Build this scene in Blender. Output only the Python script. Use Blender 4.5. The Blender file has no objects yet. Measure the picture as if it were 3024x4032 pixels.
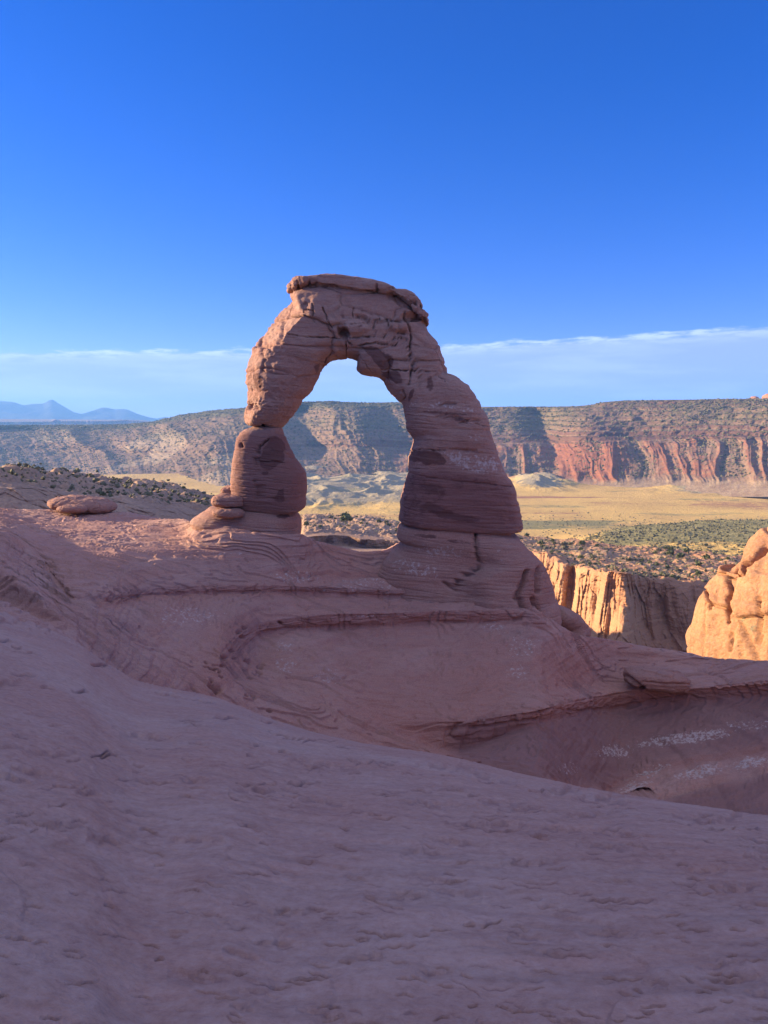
import bpy, math
import numpy as np
from mathutils import Vector
R = math.radians
scene = bpy.context.scene
rng = np.random.default_rng(7)

# ------------------------------------------------------------------ camera, light, exposure
W0, H0, FPX, PITCH = 3024., 4032., 3028., R(6.39)
cam = bpy.data.cameras.new('camera'); co = bpy.data.objects.new('camera', cam)
scene.collection.objects.link(co); scene.camera = co
cam.sensor_fit = 'VERTICAL'; cam.sensor_height = 36.0; cam.lens = 36.0 * FPX / H0
cam.clip_start = 0.05; cam.clip_end = 60000
co.location = (0, 0, 0); co.rotation_euler = (math.pi / 2 - PITCH, 0, 0)

SUN_EL, SUN_AZ = R(13.5), R(-77)          # azimuth measured from +Y, clockwise positive
SDIR = np.array([math.sin(SUN_AZ) * math.cos(SUN_EL), math.cos(SUN_AZ) * math.cos(SUN_EL), math.sin(SUN_EL)])
sl = bpy.data.lights.new('sun', 'SUN'); so = bpy.data.objects.new('sun', sl)
scene.collection.objects.link(so)
sl.energy = 5.0; sl.angle = R(0.5); sl.color = (1.0, 0.73, 0.45)
so.rotation_euler = Vector(-SDIR).to_track_quat('-Z', 'Y').to_euler(); so.location = (-40, 20, 60)

scene.view_settings.view_transform = 'Standard'; scene.view_settings.look = 'None'
scene.view_settings.exposure = 1.6; scene.view_settings.gamma = 1.0
scene.cycles.volume_bounces = 1
scene.cycles.max_bounces = 8; scene.cycles.diffuse_bounces = 5

class NT:
    """small helper round a node tree"""
    def __init__(s, tree): s.t = tree; s.n = tree.nodes; s.l = tree.links
    def node(s, typ, **kw):
        n = s.n.new(typ)
        for k, v in kw.items(): setattr(n, k, v)
        return n
    def put(s, sock, v):
        if isinstance(v, bpy.types.NodeSocket): s.l.new(v, sock)
        elif v is not None:
            if hasattr(sock.default_value, '__len__') and not isinstance(v, str):
                v = tuple(v)
                if len(sock.default_value) == 4 and len(v) == 3: v = v + (1,)
            sock.default_value = v
    def math(s, op, a, b=None, c=None, clamp=False):
        n = s.node('ShaderNodeMath', operation=op, use_clamp=clamp)
        s.put(n.inputs[0], a); s.put(n.inputs[1], b)
        if c is not None: s.put(n.inputs[2], c)
        return n.outputs[0]
    def vmath(s, op, a, b=None):
        n = s.node('ShaderNodeVectorMath', operation=op); s.put(n.inputs[0], a)
        if b is not None: s.put(n.inputs[1], b)
        return n.outputs[0]
    def noise(s, vec, scale, detail=4, rough=0.55, out=0, dist=0.0):
        n = s.node('ShaderNodeTexNoise'); s.put(n.inputs['Vector'], vec)
        n.inputs['Scale'].default_value = scale; n.inputs['Detail'].default_value = detail
        n.inputs['Roughness'].default_value = rough; n.inputs['Distortion'].default_value = dist
        return n.outputs[out]
    def ss(s, v, lo, hi):
        n = s.node('ShaderNodeMapRange', interpolation_type='SMOOTHSTEP')
        s.put(n.inputs[0], v); s.put(n.inputs[1], lo); s.put(n.inputs[2], hi)
        return n.outputs[0]
    def mix(s, f, a, b, mode='MIX'):
        n = s.node('ShaderNodeMix', data_type='RGBA', blend_type=mode)
        s.put(n.inputs[0], f); s.put(n.inputs[6], a); s.put(n.inputs[7], b)
        return n.outputs[2]
    def attr(s, name):
        n = s.node('ShaderNodeAttribute'); n.attribute_name = name
        return n.outputs['Fac']

# ------------------------------------------------------------------ sky
world = bpy.data.worlds.new('World'); scene.world = world; world.use_nodes = True
nt = NT(world.node_tree); nt.n.clear()
sky = nt.node('ShaderNodeTexSky', sky_type='NISHITA'); sky.sun_disc = False
sky.sun_elevation = SUN_EL; sky.sun_rotation = SUN_AZ % (2 * math.pi)
sky.altitude = 1500; sky.air_density = 1.0; sky.dust_density = 0.4; sky.ozone_density = 3.5
hs = nt.node('ShaderNodeHueSaturation'); hs.inputs['Saturation'].default_value = 1.25
nt.l.new(nt.mix(1.0, sky.outputs[0], (1.02, 0.83, 1.22), 'MULTIPLY'), hs.inputs['Color'])
tc = nt.node('ShaderNodeTexCoord'); sep = nt.node('ShaderNodeSeparateXYZ')
nt.l.new(tc.outputs['Generated'], sep.inputs[0])
elev = nt.math('MULTIPLY', nt.math('ARCSINE', sep.outputs[2]), 57.2958)
azim = nt.math('MULTIPLY', nt.math('ARCTAN2', sep.outputs[0], sep.outputs[1]), 57.2958)
cv = nt.node('ShaderNodeCombineXYZ'); nt.put(cv.inputs[0], nt.math('MULTIPLY', azim, 0.10)); nt.put(cv.inputs[1], nt.math('MULTIPLY', elev, 0.75))
n1 = nt.noise(cv.outputs[0], 1.0, 6, 0.55)
cv2 = nt.node('ShaderNodeCombineXYZ'); nt.put(cv2.inputs[0], nt.math('MULTIPLY', azim, 0.35)); nt.put(cv2.inputs[1], nt.math('MULTIPLY', nt.math('SUBTRACT', elev, nt.math('MULTIPLY', azim, 0.03)), 2.2))
n2 = nt.noise(cv2.outputs[0], 1.0, 7, 0.68)
top = nt.math('ADD', nt.math('ADD', 5.75, nt.math('MULTIPLY', azim, 0.030)), nt.math('MULTIPLY', nt.math('SUBTRACT', n2, 0.5), 1.6))
below = nt.math('SUBTRACT', top, elev)
cover = nt.ss(below, -0.10, 0.35)
rim_bright = nt.math('MULTIPLY', nt.ss(below, 1.3, 0.0), nt.ss(n2, 0.38, 0.64))
low_bright = nt.math('MULTIPLY', nt.ss(n1, 0.42, 0.66), 0.3)
bright = nt.math('MAXIMUM', rim_bright, low_bright)
wisp = nt.math('MULTIPLY', nt.ss(nt.noise(cv2.outputs[0], 0.55, 5, 0.6), 0.66, 0.76), nt.ss(nt.math('ABSOLUTE', nt.math('SUBTRACT', elev, nt.math('ADD', top, 0.6))), 0.55, 0.1))
ccol = nt.mix(bright, (2.35, 3.0, 5.1), (4.6, 5.4, 7.2))
skyc = nt.mix(nt.math('MULTIPLY', cover, 0.85), hs.outputs[0], ccol)
skyc = nt.mix(nt.math('MULTIPLY', wisp, 0.5), skyc, (5.2, 6.7, 9.8))
# unseen bright cloud overhead and behind the viewpoint, added to fill shaded rock
n3 = nt.noise(tc.outputs['Generated'], 2.2, 6, 0.6)
over = nt.math('MULTIPLY', nt.ss(sep.outputs[2], 0.54, 0.74), nt.ss(n3, 0.34, 0.54))
behind = nt.math('MULTIPLY', nt.math('MULTIPLY', nt.ss(sep.outputs[1], 0.0, -0.4), nt.ss(sep.outputs[2], 0.2, 0.5)), nt.ss(n3, 0.40, 0.58))
skyc = nt.mix(nt.math('MAXIMUM', nt.math('MULTIPLY', over, 0.33), nt.math('MULTIPLY', behind, 0.20)), skyc, (10.5, 9.7, 10.6))
bg = nt.node('ShaderNodeBackground'); bg.inputs['Strength'].default_value = 0.068
nt.l.new(skyc, bg.inputs['Color'])
wo = nt.node('ShaderNodeOutputWorld'); nt.l.new(bg.outputs[0], wo.inputs[0])

# ------------------------------------------------------------------ numeric helpers
CP, SP = math.cos(PITCH), math.sin(PITCH)
def ray(px, py):
    """direction (world) through photograph pixel"""
    u = (np.asarray(px, float) - W0 / 2) / FPX; v = (H0 / 2 - np.asarray(py, float)) / FPX
    return np.stack([u, CP + v * SP, -SP + v * CP], -1)
def at_r(px, py, r):
    d = ray(px, py); h = np.hypot(d[..., 0], d[..., 1])
    return d * (np.asarray(r, float) / h)[..., None]
def at_y(px, py, y):
    d = ray(px, py); return d * (np.asarray(y, float) / d[..., 1])[..., None]
def project(P):
    x, y, z = P[..., 0], P[..., 1], P[..., 2]
    dep = y * CP - z * SP; up = y * SP + z * CP
    return W0 / 2 + FPX * x / dep, H0 / 2 - FPX * up / dep

_perm = np.random.default_rng(11).permutation(256).astype(np.int64); _perm = np.concatenate([_perm, _perm, _perm])
_g = np.random.default_rng(5).normal(size=(256, 3)); _g /= np.linalg.norm(_g, axis=1)[:, None]
_g = _g.astype(np.float32)
def perlin(x, y, z=None):
    x = np.asarray(x, np.float32); y = np.asarray(y, np.float32)
    z = np.zeros_like(x) + np.float32(0.37) if z is None else np.asarray(z, np.float32)
    shp = np.broadcast(x, y, z).shape
    x, y, z = [np.broadcast_to(a, shp).ravel() for a in (x, y, z)]
    xi, yi, zi = np.floor(x), np.floor(y), np.floor(z)
    xf, yf, zf = x - xi, y - yi, z - zi
    xi, yi, zi = [a.astype(np.int64) & 255 for a in (xi, yi, zi)]
    f = lambda t: t * t * t * (t * (t * 6 - 15) + 10)
    u, v, w = f(xf), f(yf), f(zf)
    def c(i, j, k):
        h = _perm[_perm[_perm[xi + i] + yi + j] + zi + k]
        g = _g[h]
        return g[:, 0] * (xf - i) + g[:, 1] * (yf - j) + g[:, 2] * (zf - k)
    a = c(0, 0, 0); a = a + u * (c(1, 0, 0) - a); b = c(0, 1, 0); b = b + u * (c(1, 1, 0) - b)
    e = c(0, 0, 1); e = e + u * (c(1, 0, 1) - e); d = c(0, 1, 1); d = d + u * (c(1, 1, 1) - d)
    a = a + v * (b - a); e = e + v * (d - e)
    return ((a + w * (e - a)) * 1.5).reshape(shp)
def fbm(x, y, z=None, octs=4, gain=0.5, lac=2.03):
    s = 0; a = 1.0; t = 0.0
    for i in range(octs):
        s = s + a * perlin(x, y, z); t += a
        x = x * lac + 17.3; y = y * lac + 5.1
        if z is not None: z = z * lac + 9.7
        a *= gain
    return s / t
def ridged(x, y, z=None, octs=4, gain=0.5):
    s = 0; a = 1.0; t = 0.0
    for i in range(octs):
        s = s + a * (1 - np.abs(perlin(x, y, z)) * 2.0); t += a
        x = x * 2.07 + 7.7; y = y * 2.07 + 3.3
        if z is not None: z = z * 2.07 + 1.9
        a *= gain
    return s / t
def worley(P):
    """F1, F2 of jittered cells for (N,3) points"""
    P = np.asarray(P, np.float32); shp = P.shape[:-1]; Q = P.reshape(-1, 3)
    b = np.floor(Q).astype(np.int64)
    f1 = np.full(len(Q), 9., np.float32); f2 = f1.copy(); idn = np.zeros(len(Q), np.int64)
    for i in (-1, 0, 1):
        for j in (-1, 0, 1):
            for k in (-1, 0, 1):
                c = b + np.array([i, j, k]); m = c & 255
                h = _perm[_perm[_perm[m[:, 0]] + m[:, 1]] + m[:, 2]]
                q = c + 0.5 + 0.42 * _g[h]
                d = np.sqrt(((Q - q) ** 2).sum(1))
                new = d < f1
                f2 = np.where(new, f1, np.minimum(f2, d)); f1 = np.where(new, d, f1); idn = np.where(new, h, idn)
    return f1.reshape(shp), f2.reshape(shp), (idn / 255.).reshape(shp)
def sstep(x, a, b):
    t = np.clip((x - a) / (b - a), 0, 1); return t * t * (3 - 2 * t)

def pchip(xk, yk, x):
    """monotone cubic through (xk, yk[..., along axis 0])"""
    xk = np.asarray(xk, float); yk = np.asarray(yk, float); x = np.asarray(x, float)
    h = np.diff(xk); sh = (-1,) + (1,) * (yk.ndim - 1); hb = h.reshape(sh)
    d = np.diff(yk, axis=0) / hb
    m = np.zeros_like(yk)
    a, b = d[:-1], d[1:]
    w1 = 2 * hb[1:] + hb[:-1]; w2 = hb[1:] + 2 * hb[:-1]
    with np.errstate(divide='ignore', invalid='ignore'):
        hm = (w1 + w2) / (w1 / a + w2 / b)
    m[1:-1] = np.where(a * b > 0, hm, 0.0); m[0] = d[0]; m[-1] = d[-1]
    i = np.clip(np.searchsorted(xk, x, side='right') - 1, 0, len(xk) - 2)
    t = ((x - xk[i]) / h[i]).reshape(sh); hh = h[i].reshape(sh)
    t2, t3 = t * t, t * t * t
    return (2 * t3 - 3 * t2 + 1) * yk[i] + (t3 - 2 * t2 + t) * hh * m[i] + (-2 * t3 + 3 * t2) * yk[i + 1] + (t3 - t2) * hh * m[i + 1]
def smooth1(a, n, axis=0):
    if n <= 0: return a
    k = np.hanning(2 * n + 3)[1:-1]; k /= k.sum()
    pad = [(0, 0)] * a.ndim; pad[axis] = (n, n)
    b = np.pad(a, pad, mode='edge'); out = 0
    for i, w in enumerate(k):
        s = [slice(None)] * a.ndim; s[axis] = slice(i, i + a.shape[axis]); out = out + w * b[tuple(s)]
    return out
def feat(pts, xs, sm=0):
    """feature line given as (px, py, r) -> py(xs), r(xs)"""
    p = np.array(pts, float); o = np.argsort(p[:, 0]); p = p[o]
    q = pchip(p[:, 0], p[:, 1:], np.clip(xs, p[0, 0], p[-1, 0]))
    if sm: q = smooth1(q, sm)
    return q[:, 0], q[:, 1]
def sweep_rows(F, counts):
    """F (K,N,3) feature lines -> rows; counts per segment"""
    s = np.concatenate([np.linspace(k, k + 1, c, endpoint=False) for k, c in enumerate(counts)] + [[len(counts)]])
    return pchip(np.arange(len(F)), F, s), s
def grid_normals(P, wrap=False):
    du = np.gradient(P, axis=1); dv = np.gradient(P, axis=0)
    if wrap: du = (np.roll(P, -1, 1) - np.roll(P, 1, 1)) / 2
    n = np.cross(du, dv); n /= np.linalg.norm(n, axis=-1)[..., None] + 1e-9
    return n
def seg_dist(px, py, poly):
    """distance in photograph pixels to a polyline"""
    best = np.full(px.shape, 1e9)
    poly = np.asarray(poly, float)
    for (x0, y0), (x1, y1) in zip(poly[:-1], poly[1:]):
        dx, dy = x1 - x0, y1 - y0; L = dx * dx + dy * dy + 1e-9
        t = np.clip(((px - x0) * dx + (py - y0) * dy) / L, 0, 1)
        best = np.minimum(best, np.hypot(px - x0 - t * dx, py - y0 - t * dy))
    return best
def poly_mask(px, py, poly, soft=8.0):
    poly = np.asarray(poly, float); ins = np.zeros(px.shape, bool)
    for (x0, y0), (x1, y1) in zip(poly, np.roll(poly, -1, 0)):
        cond = ((y0 > py) != (y1 > py)) & (px < (x1 - x0) * (py - y0) / (y1 - y0 + 1e-9) + x0); ins ^= cond
    d = seg_dist(px, py, np.concatenate([poly, poly[:1]])); d = np.where(ins, d, -d)
    return np.clip(0.5 + 0.5 * d / soft, 0, 1)
def blob(px, py, x, y, a, b, rot=0.0):
    c, s = math.cos(rot), math.sin(rot); dx, dy = px - x, py - y
    return np.clip(1.6 - 1.6 * np.hypot((dx * c + dy * s) / a, (-dx * s + dy * c) / b), 0, 1)

# ------------------------------------------------------------------ meshes and objects
def link_mesh(name, V, Fq, mat, attrs=None, parent=None, tri=False, origin=(0, 0, 0), smooth=True):
    me = bpy.data.meshes.new(name); V = np.asarray(V, np.float32).reshape(-1, 3) - np.asarray(origin, np.float32)
    Fq = np.asarray(Fq, np.int32); k = Fq.shape[1]
    me.vertices.add(len(V)); me.vertices.foreach_set('co', V.ravel())
    me.loops.add(Fq.size); me.loops.foreach_set('vertex_index', Fq.ravel())
    me.polygons.add(len(Fq)); me.polygons.foreach_set('loop_start', np.arange(0, Fq.size, k, dtype=np.int32))
    me.polygons.foreach_set('loop_total', np.full(len(Fq), k, np.int32))
    me.polygons.foreach_set('use_smooth', np.full(len(Fq), smooth, bool))
    me.update(calc_edges=True)
    for n, a in (attrs or {}).items():
        at = me.attributes.new(n, 'FLOAT', 'POINT'); at.data.foreach_set('value', np.asarray(a, np.float32).ravel())
    me.materials.append(mat)
    o = bpy.data.objects.new(name, me); scene.collection.objects.link(o); o.location = origin
    if parent is not None:
        o.parent = parent; o.location = np.asarray(origin) - np.asarray(parent.location)
    return o
def quads(ns, nx, wrap=False, flip=False):
    i = np.arange(ns - 1)[:, None]; j = np.arange(nx if wrap else nx - 1)[None, :]
    j2 = (j + 1) % nx
    f = np.stack([i * nx + j, i * nx + j2, (i + 1) * nx + j2, (i + 1) * nx + j], -1).reshape(-1, 4)
    return f[:, ::-1] if flip else f
def tag(o, label=None, cat=None, group=None, kind=None):
    for k, v in (('label', label), ('category', cat), ('group', group), ('kind', kind)):
        if v: o[k] = v
    return o
def empty(name, loc, label, cat, group=None):
    o = bpy.data.objects.new(name, None); scene.collection.objects.link(o); o.location = loc
    return tag(o, label, cat, group)

# ------------------------------------------------------------------ materials
def rock_material(name, light, dark, red, strata=0.5, strata_scale=1.2, lichen=(0.50, 0.43, 0.38), varnish=(0.115, 0.055, 0.048),
                  unit=1.0, bump=0.02, speck=1.0, rough=0.9, streak=1.0, deep=(0.20, 0.115, 0.105)):
    m = bpy.data.materials.new(name); m.use_nodes = True
    t = NT(m.node_tree); t.n.clear()
    pos = t.node('ShaderNodeNewGeometry').outputs['Position']
    pos = t.vmath('MULTIPLY', pos, (1 / unit,) * 3)
    big = t.ss(t.noise(pos, 0.16, 5, 0.6), 0.33, 0.67)
    mid = t.ss(t.noise(pos, 1.1, 5, 0.62), 0.35, 0.68)
    flat = t.vmath('MULTIPLY', pos, (0.10, 0.10, 1.0))
    ban = t.noise(flat, strata_scale, 6, 0.62, dist=0.4)
    band = t.ss(ban, 0.36, 0.64)
    c = t.mix(big, light, dark)
    c = t.mix(t.math('MULTIPLY', mid, 0.35), c, red)
    c = t.mix(t.math('MULTIPLY', band, strata), c, red)
    c = t.mix(t.math('MULTIPLY', t.attr('red'), 0.8), c, red)
    fine = t.noise(pos, 17.0, 7, 0.78)
    c = t.mix(t.math('MULTIPLY', t.ss(fine, 0.35, 0.75), 0.28 * speck), c, (0.62, 0.50, 0.43))
    c = t.mix(t.math('MULTIPLY', t.ss(fine, 0.50, 0.25), 0.35 * speck), c, tuple(v * 0.55 for v in dark))
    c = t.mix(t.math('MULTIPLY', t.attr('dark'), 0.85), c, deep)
    stk = t.noise(t.vmath('MULTIPLY', pos, (0.8, 2.4, 4.0)), 2.2, 8, 0.72, dist=0.5)
    c = t.mix(t.math('MULTIPLY', t.ss(stk, 0.54, 0.38), 0.22 * streak), c, deep)
    # dark desert varnish: ragged patches where the mask asks for it
    va = t.math('ADD', t.attr('varnish'), t.math('MULTIPLY', t.math('SUBTRACT', t.noise(t.vmath('MULTIPLY', pos, (1, 1, 1.6)), 1.6, 7, 0.66), 0.5), 1.5))
    c = t.mix(t.math('MULTIPLY', t.ss(va, 0.40, 0.72), 0.80), c, varnish)
    # pale lichen / bleached crust
    ln = t.noise(pos, 5.0, 6, 0.75)
    la = t.math('ADD', t.attr('lichen'), t.math('MULTIPLY', t.math('SUBTRACT', ln, 0.5), 2.6))
    c = t.mix(t.math('MULTIPLY', t.ss(la, 0.52, 0.72), 0.80), c, lichen)
    b = t.node('ShaderNodeBsdfPrincipled'); t.put(b.inputs['Base Color'], c); b.inputs['Roughness'].default_value = rough
    b.inputs['Specular IOR Level'].default_value = 0.15
    hgt = t.math('ADD', t.math('MULTIPLY', t.noise(pos, 6.0, 7, 0.65), 1.0), t.math('ADD', t.math('MULTIPLY', t.noise(flat, 7.0, 5, 0.6), 0.9), t.math('MULTIPLY', stk, 1.6 * streak)))
    bp = t.node('ShaderNodeBump'); bp.inputs['Strength'].default_value = 0.9; bp.inputs['Distance'].default_value = bump * unit
    t.put(bp.inputs['Height'], hgt); t.l.new(bp.outputs[0], b.inputs['Normal'])
    o = t.node('ShaderNodeOutputMaterial'); t.l.new(b.outputs[0], o.inputs[0])
    return m

def land_material(name, cols, unit=1.0, speck=(0.05, 0.06, 0.03), speck_scale=0.35, bump=1.0, rows=None):
    """cols: base light, base dark, then (attribute, colour) layers"""
    m = bpy.data.materials.new(name); m.use_nodes = True
    t = NT(m.node_tree); t.n.clear()
    pos = t.node('ShaderNodeNewGeometry').outputs['Position']
    big = t.ss(t.noise(pos, 0.012 / unit, 6, 0.62), 0.36, 0.64)
    c = t.mix(big, cols[0], cols[1])
    mid = t.noise(pos, 0.09 / unit, 6, 0.65)
    for a, col in cols[2:]:
        f = t.math('ADD', t.attr(a), t.math('MULTIPLY', t.math('SUBTRACT', mid, 0.5), 0.9))
        c = t.mix(t.ss(f, 0.30, 0.70), c, col)
    fine = t.noise(pos, 0.5 / unit, 6, 0.7)
    c = t.mix(0.30, c, t.mix(t.ss(fine, 0.3, 0.7), (0.10, 0.07, 0.05), (0.85, 0.75, 0.6)), 'OVERLAY')
    sp = t.math('MULTIPLY', t.ss(t.noise(pos, speck_scale / unit, 3, 0.6), 0.56, 0.64), t.attr('veg'))
    c = t.mix(t.math('MULTIPLY', sp, 0.85), c, speck)
    b = t.node('ShaderNodeBsdfPrincipled'); t.put(b.inputs['Base Color'], c); b.inputs['Roughness'].default_value = 0.95
    b.inputs['Specular IOR Level'].default_value = 0.1
    bp = t.node('ShaderNodeBump'); bp.inputs['Strength'].default_value = 0.8; bp.inputs['Distance'].default_value = bump
    t.put(bp.inputs['Height'], t.noise(pos, 0.22 / unit, 6, 0.7)); t.l.new(bp.outputs[0], b.inputs['Normal'])
    o = t.node('ShaderNodeOutputMaterial'); t.l.new(b.outputs[0], o.inputs[0])
    return m
def leaf_material(name, a, b_):
    m = bpy.data.materials.new(name); m.use_nodes = True
    t = NT(m.node_tree); t.n.clear()
    pos = t.node('ShaderNodeNewGeometry').outputs['Position']
    c = t.mix(t.ss(t.noise(pos, 0.8, 4, 0.6), 0.35, 0.65), a, b_)
    b = t.node('ShaderNodeBsdfPrincipled'); t.put(b.inputs['Base Color'], c); b.inputs['Roughness'].default_value = 0.8
    b.inputs['Specular IOR Level'].default_value = 0.15
    o = t.node('ShaderNodeOutputMaterial'); t.l.new(b.outputs[0], o.inputs[0])
    return m

M_SLICK = rock_material('slickrock', (0.43, 0.285, 0.225), (0.345, 0.225, 0.185), (0.36, 0.175, 0.125), strata=0.60, strata_scale=1.5, bump=0.030, streak=0.95)
M_ARCH = rock_material('arch_sandstone', (0.40, 0.26, 0.195), (0.32, 0.195, 0.15), (0.31, 0.145, 0.10), strata=0.6, strata_scale=1.6, bump=0.06, deep=(0.175, 0.085, 0.078))
M_CLIFF = rock_material('cliff_sandstone', (0.58, 0.345, 0.165), (0.49, 0.265, 0.125), (0.41, 0.185, 0.085), strata=0.55, unit=4.0, bump=0.06, deep=(0.30, 0.15, 0.085),
                        lichen=(0.30, 0.265, 0.165), varnish=(0.14, 0.07, 0.05))
M_BENCH = land_material('bench_rock', [(0.42, 0.30, 0.21), (0.34, 0.235, 0.165), ('red', (0.36, 0.15, 0.09)), ('dark', (0.17, 0.105, 0.08))], unit=0.25, speck=(0.07, 0.085, 0.045), bump=0.35)
M_VALLEY = land_material('valley_grass', [(0.68, 0.50, 0.17), (0.57, 0.41, 0.15), ('grey', (0.36, 0.325, 0.21)), ('red', (0.37, 0.20, 0.115)), ('green', (0.27, 0.26, 0.12))], speck=(0.11, 0.12, 0.06), bump=3.0)
M_MESA = land_material('mesa_slope', [(0.25, 0.18, 0.125), (0.20, 0.145, 0.105), ('pale', (0.35, 0.28, 0.185)), ('red', (0.255, 0.115, 0.072)), ('dark', (0.15, 0.09, 0.07)), ('green', (0.135, 0.13, 0.08))], speck=(0.075, 0.085, 0.045), speck_scale=0.16, bump=2.0)
M_FAR = land_material('far_rock', [(0.30, 0.24, 0.20), (0.24, 0.19, 0.165), ('pale', (0.52, 0.36, 0.28))], unit=8.0, bump=10)
M_MOUNT = land_material('mountain_forest', [(0.10, 0.115, 0.12), (0.075, 0.09, 0.10), ('pale', (0.3, 0.25, 0.2))], unit=8.0, bump=10)
M_SHRUB = leaf_material('shrub_leaf', (0.13, 0.155, 0.065), (0.19, 0.20, 0.10))
M_SAGE = leaf_material('sage_leaf', (0.20, 0.20, 0.13), (0.27, 0.25, 0.16))
M_SCRUB = leaf_material('scrub_leaf', (0.12, 0.125, 0.065), (0.17, 0.155, 0.09))

# ------------------------------------------------------------------ slickrock ground in front of and under the arch
XS = np.unique(np.concatenate([np.linspace(-2500, -1310, 60), np.linspace(-1300, -300, 100), np.linspace(-297, 3297, 1100), np.linspace(3300, 4500, 100), np.linspace(4510, 5700, 60)]))
def at_g(px, py, r):
    """as at_r, with the outermost columns fanned out round the viewpoint"""
    P = at_r(np.clip(px, -1300, 4500), py, r); k = -(np.clip(px - 4500, 0, None) + np.clip(px + 1300, None, 0)) * 0.0006
    c, s_ = np.cos(k), np.sin(k)
    return np.stack([P[..., 0] * c - P[..., 1] * s_, P[..., 0] * s_ + P[..., 1] * c, P[..., 2]], -1)
crest = [(-1300, 2190, 33), (-900, 2228, 32), (-300, 2302, 29), (0, 2399, 26), (150, 2452, 25), (310, 2520, 23.6), (400, 2590, 22), (550, 2680, 19.5), (857, 2752, 16), (1100, 2842, 14.4),
         (1240, 2880, 13.5), (1512, 2935, 12), (1768, 2978, 11.2), (2005, 3033, 10.5), (2370, 3107, 9.6), (2734, 3171, 8.9), (3024, 3217, 8.5), (3500, 3290, 8), (4500, 3400, 7.6)]
cpy, cr = feat(crest, XS, 4)
r7p = [(-1300, 38), (-900, 37), (-300, 35), (0, 32), (300, 28.5), (600, 29.5), (857, 32), (1031, 33), (1240, 33.5), (1512, 34), (1800, 34.7), (2059, 34), (2320, 33.2), (2500, 32.7), (2700, 32), (3024, 31), (3500, 30), (4500, 29)]
_, r7 = feat([(a, 0, b) for a, b in r7p], XS)
f7p, _ = feat([(-1300, 2080, 0), (-900, 2100, 0), (-300, 2150, 0), (0, 2245, 0), (300, 2465, 0), (400, 2560, 0), (600, 2708, 0), (857, 2764, 0)] + [(a, b + 12, 0) for a, b, _ in crest if a > 1000], XS)
o1, _ = feat([(-1300, -40, 0), (-300, -40, 0), (0, -30, 0), (310, -8, 0), (420, 25, 0), (600, 45, 0), (857, 60, 0), (4500, 60, 0)], XS)
def zpy(z, r): return H0 / 2 + FPX * math.tan(math.atan2(-z, r) - PITCH)
C_ = [-900, -300, 0, 300, 600, 857, 1031, 1240, 1512, 1800, 2059, 2320, 2500, 2700, 3024, 3500, 4500]
def tab(py, r): return list(zip(C_, py, r))
fD = tab([2085, 2130, 2215, 2450, 2630, 2722, 2770, 2820, 2905, 2975, 3030, 3090, 3050, 2990, 2938, 2880, 2800], [40, 37, 33.5, 29.3, 31, 32.8, 34, 34.7, 34.8, 35, 34.6, 34, 35.2, 36, 36.5, 36.5, 36.5]) + [(150, zpy(-6.75, 31.5), 31.5)]
fCf = tab([2075, 2110, 2185, 2435, 2580, 2690, 2720, 2750, 2860, 2950, 2862, 2800, 2775, 2765, 2738, 2710, 2660], [42, 39, 35, 30, 32.5, 33.4, 35.2, 36, 36, 36.6, 38.4, 39.5, 39.95, 40.1, 40.1, 40.1, 40.1]) + [(150, zpy(-6.9, 33), 33)]
fCl = tab([2065, 2095, 2165, 2422, 2540, 2660, 2690, 2715, 2800, 2840, 2808, 2752, 2719, 2712, 2683, 2655, 2600], [44, 41, 37, 30.8, 34, 33.9, 36.5, 37.3, 37.2, 36.9, 38.3, 39.35, 39.8, 39.95, 39.95, 39.95, 39.95]) + [(150, zpy(-7.0, 34.5), 34.5)]
f8 = tab([2055, 2075, 2135, 2410, 2500, 2630, 2650, 2660, 2680, 2720, 2740, 2690, 2660, 2660, 2650, 2620, 2570], [46, 43, 39.5, 31.6, 35.5, 34.4, 38, 38.5, 39.8, 39.8, 40.2, 41, 41.4, 41.6, 41.3, 41.3, 41.3]) + [(150, zpy(-7.05, 36), 36)]
fAf = tab([2045, 2055, 2105, 2398, 2470, 2600, 2500, 2470, 2458, 2446, 2440, 2600, 2620, 2630, 2625, 2595, 2545], [48, 45, 42, 32.5, 36, 34.9, 41.5, 42.5, 43.7, 44.7, 45, 42.5, 42.6, 42.7, 42.3, 42.3, 42.3]) + [(150, zpy(-7.1, 38), 38)]
fAt = tab([2040, 2050, 2095, 2385, 2440, 2545, 2455, 2425, 2415, 2405, 2405, 2580, 2600, 2615, 2615, 2585, 2535], [50, 47, 44, 33.4, 37, 36, 41.6, 42.5, 43.6, 44.6, 45.1, 43, 43, 43.2, 42.6, 42.6, 42.6]) + [(150, zpy(-7.1, 40), 40)]
fBf = tab([2035, 2045, 2085, 2368, 2342, 2330, 2330, 2335, 2345, 2352, 2395, 2555, 2580, 2595, 2610, 2580, 2530], [52, 49, 46, 35, 40.5, 42.6, 43.2, 44.4, 45.4, 46.3, 46, 43.3, 43.3, 43.5, 42.8, 42.8, 42.8]) + [(150, zpy(-7.08, 42.5), 42.5)]
fBt = tab([2030, 2040, 2075, 2343, 2316, 2308, 2308, 2312, 2323, 2335, 2385, 2545, 2570, 2590, 2607, 2577, 2527], [53, 50, 47, 35.4, 40.7, 42.7, 43.25, 44.4, 45.4, 46.3, 46.1, 43.4, 43.4, 43.6, 42.9, 42.9, 42.9]) + [(150, zpy(-7.07, 43), 43)]
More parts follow.
